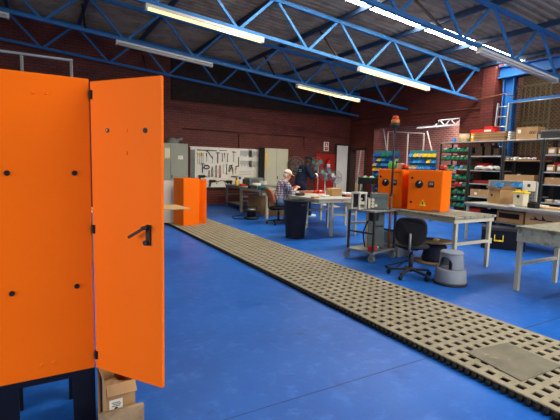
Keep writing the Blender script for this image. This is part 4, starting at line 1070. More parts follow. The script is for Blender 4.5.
# second row
hammer('small dark hammer at the left of the second tool row', 202.4, 164.2, .30, 'tool_dark')
o = tl('goggles', 'pair of dark goggles hung in the second tool row', 206.4, 167); MB().tube([(.10*math.cos(a), -.03, .06*math.sin(a)) for a in [2*PI*k/16 for k in range(16)]], .02, n=8, closed=True).build('frame', 'tool_dark', o)
pliers('brown handled pliers below the dark goggles', 209.0, 170, 'tool_wood', .25)
pliers('black long pliers right of the goggles', 212.1, 166.5, 'tool_dark', .36)
pliers('large grey brown pliers, middle of the second tool row', 216.0, 165, 'cardboard_dark', .44)
pliers('red handled pliers in the second tool row', 219.9, 165, 'red_plastic', .46)
spanner('thin steel spanner right of the red pliers', 223.5, 165, .30, 'aluminium')
spanner('black thick spanner in the second tool row', 226.6, 164.2, .36, 'tool_dark')
pliers('black open pliers next to the thick black spanner', 229.4, 165, 'tool_dark', .24)
o = tl('tin_snips', 'black tin snips opened wide in the second tool row', 231.5, 164.5)
MB().tube([(0.02, -.02, 0), (-.03, -.02, -.15), (-.09, -.02, -.24)], .016).build('blade', 'tool_dark', o); MB().tube([(-.05, -.035, -.02), (.03, -.035, -.13), (.05, -.035, -.26)], .016).build('blade', 'tool_dark', o)
screwdriver('yellow handled screwdriver at the right of the second tool row', 232.8, 170.5, 'yellow_bin', .18)
screwdriver('orange handled screwdriver at the right end of the second row', 235.8, 167, 'terracotta', .25)
# third row
drill('black power drill hung upside down at the lower left of the board', 201.0, 176.2, 1)
drill('black power drill left of centre at the foot of the board', 211.6, 181.0, 1)
drill('dark power drill right of centre at the foot of the board', 229.0, 181.5, -1)
o = tl('hose_coil', 'thin black hose looped at the foot of the tool board', 222.0, 184); MB().tube([(.22*math.cos(a), -.02, .13*math.sin(a)) for a in [PI*k/12 for k in range(13)]], .011, n=6).build('hose', 'tool_dark', o)
o = tl('caulking_gun', 'black caulking gun beside the orange screwdriver', 234.5, 177); MB().bar((-.14, -.03, .02), (.12, -.03, .02), .03, .03).bar((.08, -.03, .0), (.05, -.03, -.12), .02, .03).build('body', 'tool_dark', o)
# printed sheets on the right of the board
for i, (px, py, w_, h_) in enumerate(((246.3, 153.5, .50, .26), (256.0, 155, .62, .32), (246.3, 163.5, .50, .26), (256.0, 165, .60, .32), (245.5, 173, .56, .22))):
    p = PY(px, py, YT)
    t = thing('printed_sheet', ['upper left', 'upper right', 'middle left', 'middle right', 'lowest'][i]+' printed chart sheet at the right end of the tool board', 'sheet', (p.x, YT, p.z), group='printed sheets on the tool board')
    MB().bx(-w_/2, w_/2, -.002, 0, -h_/2, h_/2).build('paper', 'paper', t)
    b = MB(); n = 11 if i < 4 else 3
    for k in range(n):
        if i < 4: x = -w_/2+.03+(w_-.06)*k/(n-1); b.bx(x-.014, x+.010, -.0035, -.0022, h_/2-.03-random.uniform(.14, .22), h_/2-.03)
        else: z = -h_/2+.05+.055*k; b.bx(-w_/2+.03, w_/2-.05, -.0035, -.0022, z, z+.008)
    b.build('printing', 'box_grey_light', t)

# grey bench below the tool board
bench('steel_table', 'grey steel work table under the right end of the tool board', 5.60, 6.98, 12.15, 13.40, .76, 0, top='grey_steel', leg='grey_steel', str_z=.42, shelf=.16, inset=(.05, .05), lw=.06)
def on(px, py, z, y=None):
    p = G(px, py, z) if y is None else PY(px, py, y); return p
def lath(name, label, cat, loc, prof, mm, extra=()):
    t = thing(name, label, cat, loc); MB().lathe(prof, n=20).build('body', mm, t)
    for nm, pr, m2 in extra: MB().lathe(pr, n=20).build(nm, m2, t)
    return t
zt = .761
p = PY(236.5, 183, 12.5); lath('glue_bottle', 'yellow bottle with an orange cap on the grey steel table', 'bottle', (p.x, 12.5, zt), [(.05, 0), (.055, .01), (.055, .16), (.02, .19), (0, .19)], 'yellow_bin', [('cap', [(.03, .191), (.026, .30), (0, .31)], 'terracotta')])
p = PY(239.8, 183, 12.55); lath('spray_can', 'white can with a blue top on the grey steel table', 'can', (p.x, 12.55, zt), [(.045, 0), (.045, .19), (.03, .205), (0, .205)], 'paper', [('cap', [(.04, .206), (.04, .29), (0, .295)], 'blue_bin')])
p = PY(247.5, 182, 12.6); t = thing('bench_vice', 'dark grey bench vice on the grey steel table', 'vice', (p.x, 12.7, zt)); MB().bx(-.08, .08, -.1, .1, 0, .05).build('base', 'tool_dark', t); MB().bx(-.10, .02, -.08, .08, .051, .21, .01).build('fixed_jaw', 'tool_dark', t); MB().bx(.04, .10, -.08, .08, .051, .21, .01).build('sliding_jaw', 'dark_steel', t); MB().cyl((.10, 0, .12), (.2, 0, .12), .018).build('screw', 'tool_steel', t)
p = PY(255, 181, 13.0); t = thing('machine_box', 'wide grey machine box at the back of the grey steel table', 'machine', (p.x, 13.1, zt)); MB().bx(-.28, .28, -.2, .2, 0, .25, .01).build('body', 'box_grey_light', t); MB().bx(-.2, .1, -.203, -.2, .08, .2).build('panel', 'box_grey', t)
p = PY(242.5, 186, 12.4); tag(MB().box((0, 0, .03), (.18, .12, .06), .2, .01).build('red_pouch', 'red_plastic', None, (p.x, 12.4, zt)), 'small red pouch beside the blue topped can', 'pouch')
# cream table with clutter, behind the seated man
bench('side_table', 'cream side table cluttered with coils behind the seated man', 5.30, 6.15, 9.82, 11.6, .79, 0, top='white_worktop', str_z=None, inset=(.06, .06), lw=.07)
zt = .791
for i, (px, py, r_, mm, l) in enumerate(((256.5, 184.3, .13, 'paper', 'white coil of cable on the cream side table'), (261.5, 187.5, .11, 'teal', 'teal cable coil on the cream side table'))):
    p = G(px, py+2, zt); t = thing('cable_coil', l, 'coil', (p.x, p.y, zt)); MB().lathe([(r_*.5, 0), (r_, .0), (r_*1.02, .05), (r_, .10), (r_*.5, .10)], ring=True, n=26).build('coil', mm, t)
    MB().lathe([(r_*.48, .0), (r_*.48, .02), (0, .02)]).build('core', 'tool_dark', t)
for i, (px, py, s_, mm, nm, l) in enumerate(((252.5, 188.5, (.22, .16, .09), 'tool_dark', 'power_supply', 'black power supply brick on the cream side table'), (264, 189.6, (.22, .14, .06), 'tool_dark', 'tool_case', 'flat black case at the front of the cream side table'), (263.5, 184.5, (.22, .16, .12), 'fan_white', 'white_box', 'white box at the back of the cream side table'), (248.5, 187.4, (.3, .2, .02), 'yellow', 'notepad', 'yellow notepad on the cream side table'))):
    p = G(px, py, zt); tag(MB().box((0, 0, s_[2]/2), s_, .3*i, .006).build(nm, mm, None, (p.x, p.y, zt)), l, nm.replace('_', ' '))
# floor clutter below
for i, (x, y, w_, h_, ln) in enumerate(((5.95, 11.3, .85, .52, 'left'), (5.92, 10.42, .8, .55, 'right'))):
    t = thing('flattened_carton', f'{ln} flattened brown carton leaning under the cream side table', 'cardboard', (x, y, 0), -.55)
    MB().box((0, 0, h_/2), (w_, .03, h_)).build('sheet', 'cardboard', t)
    MB().box((0, -.017, h_*.5), (.01, .004, h_)).build('crease', 'cardboard_dark', t)
p = G(253, 219.5)
t = thing('cable_reel', 'black cable reel standing on the blue floor near the seated man', 'cable reel', (p.x, p.y+.1, 0))
MB().lathe([(.19, 0), (.20, .02), (.19, .07), (.09, .075)], n=28).build('base', 'black', t); MB().cyl((0, 0, .075), (0, 0, .22), .12, n=24).build('drum', 'cable', t); MB().lathe([(.19, .222), (.19, .25), (.10, .255), (0, .255)], n=28).build('top_flange', 'tool_dark', t); MB().tube([(-.15, 0, .256), (-.15, 0, .33), (.15, 0, .33), (.15, 0, .256)], .014).build('carry_handle', 'black', t); MB().cyl((0, 0, .256), (0, 0, .275), .10).build('socket_face', 'aluminium', t)
tag(MB().tube([(p.x-.22, p.y+.1, .011), (p.x-.45, p.y+.25, .011), (p.x-.3, p.y+.7, .011), (p.x+.2, p.y+.9, .011)], .010).build('power_cable', 'cable'), 'thin black cable on the floor behind the black cable reel', 'cable')
t = thing('grey_bucket', 'grey plastic bucket under the grey steel table', 'bucket', (5.75, 11.95, 0)); MB().lathe([(.13, 0), (.17, .30), (.16, .30), (.12, .02), (0, .02)]).build('body', 'stool_grey', t); MB().tube([(-.165, 0, .28), (0, -.12, .16), (.165, 0, .28)], .006).build('handle', 'wire_grey', t)

# safety equipment at the back wall
p0, p1 = PY(316.5, 153.5, 14.05), PY(334.5, 180, 14.05)
t = thing('red_board', 'red backing board behind the fire extinguisher on the back wall', 'board', ((p0.x+p1.x)/2, 14.05, 0)); MB().bx(-(p1.x-p0.x)/2, (p1.x-p0.x)/2, 0, .045, .35, p0.z).build('board', 'red_paint', t)
p = PY(328.3, 166, 13.9)
t = thing('fire_extinguisher', 'red fire extinguisher hanging on the red board', 'fire extinguisher', (p.x, 13.92, p.z))
MB().lathe([(.085, -.27), (.09, -.25), (.09, .16), (.06, .22), (.025, .24), (0, .24)], n=24).build('cylinder', 'red_plastic', t)
MB().lathe([(.0915, -.06), (.0915, .08)], n=24).build('label', 'paper', t); MB().lathe([(.0918, -.17), (.0918, -.08)], n=24).build('blue_label', 'blue_light', t)
MB().cyl((0, 0, .241), (0, 0, .29), .022).bar((0, 0, .29), (.09, -.02, .32), .025).build('valve', 'tool_dark', t); MB().tube([(.02, 0, .27), (-.09, -.03, .26), (-.11, -.03, .05), (-.10, -.03, -.18)], .012).build('hose', 'black', t)
MB().bx(-.03, .03, .085, .128, -.05, .05).build('bracket', 'tool_dark', t)
p0, p1 = PY(324.2, 141.8, 14.06), PY(328.6, 151.2, 14.06)
t = thing('safety_sign', 'white sign with two red fire symbols above the red board', 'sign', ((p0.x+p1.x)/2, 14.06, (p0.z+p1.z)/2)); hw_, hh_ = (p1.x-p0.x)/2, (p0.z-p1.z)/2
MB().bx(-hw_, hw_, 0, .035, -hh_, hh_).build('plate', 'white_paint', t)
for s in (1, -1):
    k = MB().bx(-hw_*.62, hw_*.62, -.003, -.0003, s*hh_*.47-hh_*.36, s*hh_*.47+hh_*.36).build('red_panel', 'red_plastic', t)
    if s > 0: MB().bx(-.012, .022, -.005, -.0031, hh_*.47-.06, hh_*.47+.03).bx(-.03, -.018, -.005, -.0031, hh_*.47-.04, hh_*.47+.05).build('extinguisher_symbol', 'white_paint', k)
    else: MB().prism([(-.03, .035), (.03, .035), (0, -.045)], (0, -.004, -hh_*.47), (1, 0, 0), (0, 0, 1), .002).build('arrow_symbol', 'white_paint', k)

# fans
def fan(label, px, py, y, r, face, blade_m, body_m, tilt=0, pole_m='fan_cream', pole=True):
    c = PY(px, py, y); t = thing('pedestal_fan', label, 'fan', (c.x, c.y, 0), face); z = c.z
    MB().lathe([(.20, 0), (.20, .02), (.05, .05), (.03, .06), (0, .06)], n=28).build('base', body_m, t)
    MB().cyl((0, .09, .05), (0, .09, z-.05), .020, n=12).cyl((0, 0, .05), (0, .09, .06), .02).build('pole', pole_m, t)
    MB().sph((0, .09, z), .085, (.9, 1.35, .9)).build('motor', body_m, t)
    b = MB(); n = 24
    for k in range(n):
        a = 2*PI*k/n; q = lambda rr, yy: (rr*math.cos(a), yy, z+rr*math.sin(a))
        b.tube([q(.04, -.14), q(r*.6, -.135), q(r*.95, -.09), q(r, -.05), q(r*.95, -.01), q(r*.5, .02), q(.06, .03)], .0032, n=4)
    for rr, yy in ((r, -.05), (r*.6, -.135), (.04, -.14)): b.tube([(rr*math.cos(2*PI*k/36), yy, z+rr*math.sin(2*PI*k/36)) for k in range(36)], .005, n=5, closed=True)
    b.build('guard', 'wire_grey', t)
    for k in range(3):
        a0 = 2*PI*k/3+.5; pts = []
        for da, rr in ((-.18, .05), (-.42, r*.55), (-.45, r*.84), (-.1, r*.90), (.35, r*.86), (.50, r*.55), (.18, .05)): pts.append((rr*math.cos(a0+da), rr*math.sin(a0+da)))
        MB().prism(pts, (0, -.05, z), (1, 0, .0), (0, .12, 1), .006).build('blade', blade_m, t)
    MB().cyl((0, -.08, z), (0, .0, z), .035).build('hub', body_m, t)
    return t
rf = math.radians
fan('tall cream pedestal fan with teal blades turned left, by the standing man', 317.3, 164, 13.5, .28, rf(-62), 'fan_teal', 'fan_cream')
fan('shorter pedestal fan with teal blades facing the room', 325.8, 174.3, 12.75, .25, rf(-25), 'fan_teal', 'fan_white', pole_m='fan_white')
fan('pale grey pedestal fan nearest the white door', 335.5, 177.5, 12.05, .24, rf(-8), 'fan_white', 'fan_white', pole_m='fan_white')
fan('large dark wire guarded fan behind the seated man against the wall', 295.5, 165, 13.3, .32, rf(-25), 'dark_brown', 'dark_steel', pole_m='dark_steel')

# things on the assembly table
zt = FZ+.001
p = G(337, 196.4, zt)
t = thing('cardboard_box', 'small closed cardboard box on the assembly table', 'box', (p.x+.06, p.y+.2, zt), .12); MB().bx(-.15, .15, -.11, .11, 0, .17, .004).build('carton', 'cardboard', t); MB().bx(-.151, .151, -.02, .02, .12, .1705).build('tape', 'plywood', t)
for i, (px, py, s_, mm, nm, l) in enumerate(((305.5, 193, (.30, .18, .05), 'terracotta', 'orange_tray', 'orange tray of parts in front of the seated man'), (319, 193.3, (.20, .20, .06), 'red_plastic', 'parts_tray', 'pinkish red tray on the assembly table'), (346, 194.6, (.35, .2, .05), 'plastic_white', 'foam_slab', 'white foam slab right of the small cardboard box'), (325, 196.4, (.18, .12, .03), 'plastic_white', 'paper_pad', 'white paper pad left of the small cardboard box'), (300, 195.6, (.2, .12, .06), 'tool_dark', 'meter_case', 'small black meter case before the seated man'))):
    p = G(px, py, zt); p.y = min(p.y, 8.40)
    if nm.endswith('tray'): o = MB().tray((0, 0, 0), s_, .01).build(nm, mm, None, (p.x, p.y, zt), .1*i)
    else: o = MB().box((0, 0, s_[2]/2), s_, .1*i, .006).build(nm, mm, None, (p.x, p.y, zt))
    tag(o, l, nm.replace('_', ' '))
for i, (dx, dy) in enumerate(((.0, 0), (.10, .03), (-.1, -.02))):
    p = G(318, 193.3, zt); tag(MB().sph((0, 0, .03), .045, (1, 1, .7)).build('red_part', 'red_plastic' if i != 1 else 'plastic_white', None, (p.x+dx, min(p.y, 8.40)+dy, zt+.012)), ['red plastic part in the middle of the pinkish red tray', 'white plastic part in the pinkish red tray', 'red plastic part at the left of the pinkish red tray'][i], 'part')
for i, (px, py, s_, mm, nm, l) in enumerate(((349, 196.6, (.12, .10, .05), 'tool_dark', 'torch', 'small black torch near the right end of the first assembly table'), (315, 198.0, (.16, .10, .03), 'cardboard', 'parts_box', 'flat brown parts box at the front of the first assembly table'), (355, 196.9, (.10, .08, .06), 'terracotta', 'brick_block', 'small orange block at the right end of the first assembly table'))):
    p = G(px, py, zt); tag(MB().box((0, 0, s_[2]/2), s_, .2*i, .006).build(nm, mm, None, (min(p.x, 5.9), max(p.y, 6.9), zt)), l, nm.replace('_', ' '))
# shelf crates by the annex doorway
t = thing('crate_stand', 'black open crate stand near the narrow annex doorway', 'stand', (9.28, 10.22, 0), rzp)
for x in (-.25, .25):
    for y in (-.18, .18): MB().bx(x-.02, x+.02, y-.02, y+.02, 0, .93).build('leg', 'dark_steel', t)
for z in (.35, .93): MB().tray((0, 0, z), (.56, .42, .20), .012).build('crate', 'black', t)
MB().bx(-.29, .29, -.22, -.19, 1.131, 1.15).bx(-.29, .29, .19, .22, 1.131, 1.15).build('green_rim', 'green_bin', t)
for i, (x, mm) in enumerate(((-.12, 'aluminium'), (.10, 'plastic_white'))):
    p = t.location+Matrix.Rotation(rzp, 3, 'Z') @ Vector((x, 0, 0)); tag(MB().sph((0, 0, .13), .11, (1, .9, 1.15)).build('wrapped_part', mm, None, (p.x, p.y, .945)), ['silver wrapped part in the black crate stand', 'white wrapped part in the black crate stand'][i], 'part')

# ================================================================== THINGS ON THE LONG BENCH
BR_ = Matrix.Rotation(math.radians(-3.5), 3, 'Z')
zt = BCZ+.001
def onb(px, py): return G(px, py, zt)
p = onb(497.5, 203.2)
t = thing('cardboard_box', 'open cardboard box with raised flaps on the long bench', 'box', (p.x+.02, p.y-.05, zt), rf(-22))
MB().tray((0, 0, 0), (.32, .36, .29), .006).build('carton', 'cardboard', t)
MB().bar((-.16, 0, .29), (-.24, 0, .35), .35, .005, up=(.5, 0, .8)).build('flap', 'cardboard', t)
MB().bar((0, -.18, .29), (0, -.25, .36), .31, .005, up=(0, .6, .8)).build('flap', 'cardboard', t); MB().bar((0, .18, .29), (0, .27, .32), .31, .005, up=(0, -.3, .9)).build('flap', 'cardboard_dark', t)
MB().cyl((-.161, .07, .17), (-.1635, .07, .17), .03).build('hand_hole', 'dark_brown', t); MB().cyl((-.161, -.03, .13), (-.1635, -.03, .13), .02).build('stamp', 'cardboard_dark', t)
# perforated back panel with hung bins
pl, pr = PX(489, 181, 8.47), PX(538, 182.5, 8.47)
t = thing('perforated_panel', 'pale perforated back panel standing at the rear of the long bench', 'panel', (8.47, (pl.y+pr.y)/2, zt), rf(-3.5)); hwp = (pl.y-pr.y)/2; hp = pl.z-zt
MB().bx(-.008, .008, -hwp, hwp, .06, hp).build('panel', 'stool_grey', t)
b = MB()
for i in range(int(hwp*2/.06)):
    for j in range(int(hp/.06)-2): b.bx(-.0095, -.0082, -hwp+.03+i*.06-.012, -hwp+.03+i*.06+.012, .09+j*.06-.012, .09+j*.06+.012)
b.build('holes', 'sticker_dark', t)
for y in (-hwp, hwp): MB().bx(-.02, .02, y-.02, y+.02, 0, hp+.02).build('post', 'locker_grey', t)
MB().bx(-.015, .015, -hwp+.021, hwp-.021, hp+.001, hp+.025).build('top_rail', 'locker_grey', t)
for i, (px, l) in enumerate(((498, 'blue bin on the perforated panel above the open cardboard box'), (516.5, 'blue bin on the perforated panel above the yellow topped tool'))):
    p = PX(px, 187, 8.37); o = MB().tray((0, 0, 0), (.13, .17, .09), .005, slope=.045).build('small_bin', 'blue_light', None, (p.x, p.y, p.z), rf(-3.5)); tag(o, l, 'bin')
p = PX(530, 186, 8.45); t = thing('notice', 'white notice on the perforated panel right of the blue bins', 'notice', (8.415, p.y, p.z), rf(-3.5)); MB().bx(-.003, .003, -.13, .13, -.10, .10).build('sheet', 'paper', t); MB().bx(-.0045, -.0032, -.03, .03, -.02, .04).build('print', 'sticker_dark', t)
p = onb(520.5, 206.3)
t = thing('machine_tool', 'cream machine tool with a yellow top on the long bench', 'machine', (p.x+.06, p.y+.04, zt), rf(-10))
MB().bx(-.075, .075, -.11, .11, 0, .25, .012).build('body', 'fan_cream', t); MB().bx(-.08, .08, -.14, .14, .251, .285, .01).build('yellow_top', 'yellow', t); MB().cyl((0, -.075, .285), (0, -.075, .315), .045).cyl((0, .075, .285), (0, .075, .315), .045).build('yellow_knobs', 'yellow', t); MB().cyl((-.076, 0, .19), (-.085, 0, .19), .03).build('dial', 'tool_dark', t)
p = onb(531, 208)
t = thing('battery_charger', 'black battery charger on the long bench beside the machine tool', 'charger', (p.x+.02, p.y-.03, zt), rf(-10)); MB().bx(-.06, .06, -.085, .085, 0, .10, .01).build('body', 'black', t); MB().bx(-.045, .045, -.07, .07, .101, .125, .006).build('cradle', 'tool_dark', t)
p = onb(538.5, 207.0); tag(MB().box((0, 0, .02), (.16, .22, .04), -.3, .01).build('white_tray', 'plastic_white', None, (p.x+.05, p.y-.02, zt)), 'white tray behind the black battery charger', 'tray')
p = onb(551, 209.5); tag(MB().bx(-.16, .16, -.34, .34, 0, .03, .003).build('wooden_board', 'plywood', None, (p.x+.12, p.y-.06, zt), rf(-3.5)), 'pale wooden board lying at the right end of the long bench', 'board')
p = onb(509.5, 207.0); tag(MB().box((0, 0, .02), (.10, .08, .04), .2, .006).build('white_block', 'plastic_white', None, (p.x+.06, p.y, zt)), 'small white block between the open box and the machine tool', 'block')
# boxes on the shelf under it
zsh = .471
def onsh(px): return PX(px, 222, 7.98)
p = onsh(513); t = thing('cardboard_box', 'cardboard box with a dark cut opening on the shelf under the long bench', 'box', (8.02, p.y, zsh), rf(-3.5)); MB().bx(-.16, .16, -.27, .27, 0, .21, .004).build('carton', 'cardboard', t); MB().bx(-.1625, -.160, -.20, .22, .075, .175).build('opening', 'black', t)
p = onsh(539); t = thing('printed_carton', 'brown carton with dark printed figures on the shelf under the long bench', 'box', (7.98, p.y-.12, zsh), rf(-3.5)); MB().bx(-.16, .16, -.29, .29, 0, .26, .004).build('carton', 'tan_carton', t)
b = MB()
b.prism([(-.2, .03), (.2, .03), (.2, .05), (.12, .05), (.12, .10), (.05, .05), (-.02, .05), (-.02, .13), (-.08, .05), (-.2, .05)], (-.1612, 0, .08), (0, 1, 0), (0, 0, 1), .002)
b.build('printing', 'dark_brown', t)
t = thing('storage_tub', 'black tub left of the cut cardboard box under the long bench', 'tub', (8.1, onsh(497).y+.16, zsh)); MB().tray((0, 0, 0), (.34, .38, .18), .01).build('body', 'navy_metal', t)
t = thing('red_tin', 'red tin on the shelf under the long bench beside the printed carton', 'tin', (7.95, onsh(553.5).y-.16, zsh)); MB().lathe([(.05, 0), (.05, .14), (0, .14)]).build('body', 'red_plastic', t); MB().lathe([(.052, .141), (.052, .155), (0, .155)]).build('lid', 'tool_dark', t)

# ================================================================== PEOPLE
class Body:
    """tapered limbs and ellipsoids melted into one continuous surface by a voxel remesh"""
    def __init__(self): self.b = MB()
    def limb(self, pts, rs, n=12):
        pts = [Vector(p) for p in pts]
        for (a, c), (ra, rc) in zip(zip(pts, pts[1:]), zip(rs, rs[1:])): self.b.cyl(a, c, ra, rc, n=n)
        for p, r in zip(pts, rs): self.b.sph(p, r, n=12)
        return self
    def ell(self, c, r, rot=None): self.b.sph(c, 1, r, n=18, rot=rot); return self
    def done(self, name, mm, parent, vox=.011, smooth=4):
        o = self.b.build(name, mm, parent); m = o.modifiers.new('r', 'REMESH'); m.mode = 'VOXEL'; m.voxel_size = vox; m.use_smooth_shade = True
        s = o.modifiers.new('s', 'SMOOTH'); s.iterations = smooth; s.factor = .5
        return o
def hand(B, w, d, up, L=.19, curl=.5, side=1):
    """palm, four unequal fingers and a thumb; w wrist, d pointing dir, up = back of the hand"""
    d, up = Vector(d).normalized(), Vector(up); up = (up-d*up.dot(d)).normalized(); sd = d.cross(up)*side; w = Vector(w)
    k = w+d*L*.46
    B.limb([w, w+d*L*.25], [.026, .030])
    for i, (o, ln) in enumerate(((-.030, .40), (-.010, .46), (.010, .43), (.029, .34))):
        r0 = k+sd*o; f = L*ln
        B.limb([w+d*L*.18+sd*o*.6, r0], [.015, .012])
        d1 = (d*math.cos(curl)-up*math.sin(curl)); d2 = (d*math.cos(curl*2.1)-up*math.sin(curl*2.1))
        B.limb([r0, r0+d1*f*.5, r0+d1*f*.5+d2*f*.5], [.0105, .0095, .008], n=8)
    t0 = w+d*L*.16-sd*.03; B.limb([t0, t0-sd*.03+d*.035-up*.01, t0-sd*.035+d*.075-up*.03], [.014, .012, .010], n=8)
def head(B, c, f, skin_r=.085):
    """c = head centre, f = facing"""
    f = Vector(f).normalized(); s = Vector((-f.y, f.x, 0)).normalized(); u = s.cross(f)*-1 if s.cross(f).z < 0 else s.cross(f); c = Vector(c)
    M3 = Matrix((f, s, u)).transposed()
    B.ell(c+u*.025-f*.01, (.098, .078, .105), M3); B.ell(c-u*.055+f*.022, (.066, .058, .070), M3)
    B.ell(c+f*.098-u*.025, (.020, .014, .026), M3); B.ell(c+f*.085+u*.018, (.018, .05, .012), M3)
    B.ell(c+f*.080-u*.072, (.016, .026, .010), M3); B.ell(c+f*.070-u*.108, (.022, .028, .020), M3)
    for k in (-1, 1): B.ell(c+s*.080*k-u*.015-f*.01, (.020, .010, .032), M3)
    return c, f, s, u, M3
def eyes(t, H, parent):
    c, f, s, u, M3 = H
    for k in (-1, 1): MB().sph(c+f*.088+s*.032*k+u*.0, .012).build('eye', 'sticker_dark', parent)
def cap(t, H, mm, parent, brim=.09):
    c, f, s, u, M3 = H
    b = MB(); n, m_ = 24, 7; cc = c+u*.045-f*.008; rings = []
    for j in range(m_):
        a = (PI/2)*j/(m_-1); rings.append([b.bm.verts.new(cc+M3 @ Vector((.112*math.cos(a)*math.cos(2*PI*i/n), .094*math.cos(a)*math.sin(2*PI*i/n), .098*math.sin(a)))) for i in range(n)] if j < m_-1 else [b.bm.verts.new(cc+u*.098)])
    for j in range(m_-1):
        for i in range(n):
            i2 = (i+1) % n
            if j == m_-2: f_ = b.bm.faces.new((rings[j][i], rings[j][i2], rings[j+1][0]))
            else: f_ = b.bm.faces.new((rings[j][i], rings[j][i2], rings[j+1][i2], rings[j+1][i]))
            f_.smooth = True
    b.bm.faces.new(rings[0][::-1])
    o = b.build('cap', mm, parent)
    pts = [(.08*math.cos(a)+.02, .085*math.sin(a)) for a in (-1.35, -.9)] if False else [(.03, -.088), (.09, -.080), (.105+brim*.75, -.055), (.105+brim, 0), (.105+brim*.75, .055), (.09, .080), (.03, .088)]
    MB().prism(pts, cc+u*.004, f, s, .010).build('visor', mm, o)
    MB().sph(cc+u*.098, .010).build('button', mm, o)
    return o

# standing man in navy overalls, leaning a little to the right over the fans
hx0 = PY(301.5, 190, 10.0)
man = thing('person', 'standing person in navy overalls and a navy cap handling a fan', 'person', (hx0.x, 10.0, 0))
fd = Vector((math.cos(rf(-8)), math.sin(rf(-8)), 0)); sd = Vector((-fd.y, fd.x, 0)); Z = Vector((0, 0, 1))
def V(f, s, z): return fd*f+sd*s+Z*z
B = Body()
pel, ch, nk = V(-.04, 0, .96), V(.045, 0, 1.29), V(.115, 0, 1.47)
hc = V(.195, 0, 1.615)
H = None
B.limb([pel, V(-.02, 0, 1.12), ch], [.13, .125, .135]).ell(ch+Z*.06, (.12, .17, .14), Matrix((fd, sd, Z)).transposed()); B.limb([V(.085, 0, 1.42), nk, hc-Z*.08], [.07, .058, .056])
H = head(B, hc, fd*1.0-Z*.18)
legs = {}
for k, (kn, an_) in {1: (V(.08, .11, .52), V(-.08, .11, .09)), -1: (V(.16, -.11, .52), V(.22, -.12, .09))}.items():
    hp_ = pel+sd*.10*k-Z*.04; B.limb([hp_, kn, an_], [.095, .062, .045]); legs[k] = (hp_, kn, an_)
    B.limb([an_-Z*.03, an_+fd*.16-Z*.055], [.042, .035])
arms = {1: (V(.07, .19, 1.41), V(.19, .25, 1.15), V(.41, .16, 1.26)), -1: (V(.07, -.19, 1.41), V(.20, -.25, 1.14), V(.42, -.18, 1.23))}
for k, (sh, el, wr) in arms.items():
    B.limb([sh, el, wr], [.062, .046, .032]); dd_ = (wr-el).normalized(); hand(B, wr, dd_+Z*.15, Z*.4+sd*k, curl=.6, side=k)
body = B.done('body', 'skin_dark', man, .010)
eyes(man, H, body); 
Bc = Body(); Bc.limb([pel, V(-.02, 0, 1.12), ch], [.168, .165, .172]).ell(ch+Z*.05, (.155, .205, .165), Matrix((fd, sd, Z)).transposed()).limb([V(.08, 0, 1.41), V(.105, 0, 1.46)], [.085, .072])
for k, (sh, el, wr) in arms.items(): Bc.limb([sh, el, wr-(wr-el)*.08], [.082, .064, .050])
for k, (hp_, kn, an_) in legs.items(): Bc.limb([hp_, kn, an_], [.118, .084, .070])
ov = Bc.done('overalls', 'navy_cloth', man, .013)
sh, el, wr = arms[-1]; MB().cyl(el.lerp(wr, .55), el.lerp(wr, .78), .062, .058, n=20).build('reflective_band', 'fan_white', ov)
sh, el, wr = arms[1]; MB().cyl(el.lerp(wr, .55), el.lerp(wr, .78), .062, .058, n=20).build('reflective_band', 'fan_white', ov)
MB().box(V(.05, -.212, 1.42), (.05, .012, .035), rf(-12)).build('shoulder_badge', 'blue_light', ov)
for dz in (.0, -.045): MB().box(V(-.105, -.095, 1.35+dz), (.012, .09, .02), rf(-8+32)).build('back_lettering', 'fan_teal', ov)
cp = cap(man, H, 'navy_cloth', man); MB().sph(H[0]+H[1]*.098+H[3]*.075, .018, (.6, 1, 1)).build('cap_badge', 'paper', cp)
for k, (hp_, kn, an_) in legs.items():
    S_ = Body(); S_.limb([an_-Z*.045, an_+fd*.07-Z*.05, an_+fd*.17-Z*.055], [.050, .048, .040]); S_.done('shoe', 'fan_white' if k < 0 else 'tool_dark', man, .012)

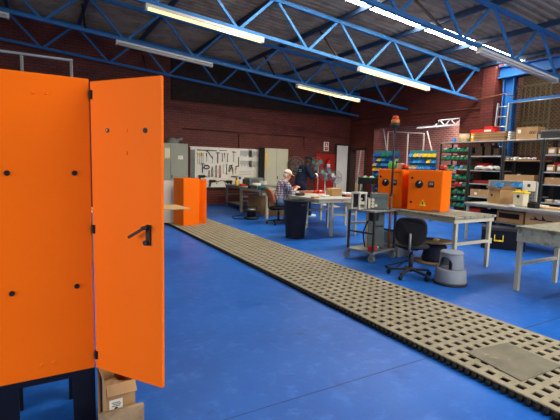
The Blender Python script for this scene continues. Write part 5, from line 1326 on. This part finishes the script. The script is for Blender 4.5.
# seated man in plaid shirt and cream cap, working at the table, seen from behind left
sx = PY(283.5, 205, 8.85)
SEAT = .455
fd = Vector((math.cos(rf(-8)), math.sin(rf(-8)), 0)); sd = Vector((-fd.y, fd.x, 0))
CHX, CHY = 5.16, 8.90
p2 = thing('person', 'seated person in a plaid shirt and cream cap working at the table', 'person', (CHX, CHY, 0))
B = Body()
pel, ch, nk = V(.02, 0, SEAT+.13), V(.09, 0, SEAT+.46), V(.155, 0, SEAT+.63)
hc = V(.215, 0, SEAT+.765)
B.limb([pel, V(.06, 0, SEAT+.28), ch], [.135, .135, .14]).ell(ch+Z*.06, (.12, .18, .13), Matrix((fd, sd, Z)).transposed()); B.limb([V(.13, 0, SEAT+.57), nk, hc-Z*.07], [.075, .06, .056])
H = head(B, hc, fd-Z*.35)
legs = {}
for k in (1, -1):
    hp_, kn, an_ = pel+sd*.10*k-Z*.03, V(.46, .14*k, SEAT+.08), V(.40, .15*k, .10)
    B.limb([hp_, kn, an_], [.088, .062, .045]); B.limb([an_-Z*.04, an_+fd*.15-Z*.06], [.042, .034]); legs[k] = (hp_, kn, an_)
arms = {1: (V(.12, .20, SEAT+.54), V(.25, .25, SEAT+.32), V(.43, .08, SEAT+.44)), -1: (V(.12, -.20, SEAT+.54), V(.26, -.25, SEAT+.32), V(.45, -.06, SEAT+.45))}
for k, (sh, el, wr) in arms.items():
    B.limb([sh, el, wr], [.060, .046, .032]); hand(B, wr, (wr-el).normalized()+Z*.1, Z+sd*.3*k, curl=.65, side=k)
body = B.done('body', 'skin_light', p2, .010); eyes(p2, H, body)
Bc = Body(); Bc.limb([pel+Z*.03, V(.06, 0, SEAT+.28), ch], [.158, .160, .165]).ell(ch+Z*.05, (.145, .205, .15), Matrix((fd, sd, Z)).transposed()).limb([V(.125, 0, SEAT+.56), V(.15, 0, SEAT+.60)], [.088, .074])
for k, (sh, el, wr) in arms.items(): Bc.limb([sh, el], [.083, .068]); Bc.limb([el, el.lerp(wr, .25)], [.068, .062])
Bc.done('shirt', 'plaid_cloth', p2, .013)
Bt = Body()
for k, (hp_, kn, an_) in legs.items(): Bt.limb([hp_, kn, an_], [.112, .084, .066])
Bt.limb([pel-sd*.07-Z*.01, pel+sd*.07-Z*.01], [.13, .13]); Bt.done('trousers', 'denim', p2, .013)
Bh = Body(); c, f, s, u, M3 = H; Bh.ell(c-f*.045-u*.02, (.07, .082, .062), M3); Bh.done('hair', 'hair_grey', p2, .010)
cap(p2, H, 'cap_cream', p2, .08)
for k, (hp_, kn, an_) in legs.items():
    S_ = Body(); S_.limb([an_-Z*.048, an_+fd*.07-Z*.05, an_+fd*.17-Z*.056], [.050, .047, .040]); S_.done('shoe', 'tool_dark', p2, .012)
task_chair('office chair with an orange back under the seated man', (CHX+.0, CHY, 0), math.atan2(fd.y, fd.x), 'terracotta', 'black_fabric', 'black', SEAT-.02, (.48, .90), .24)
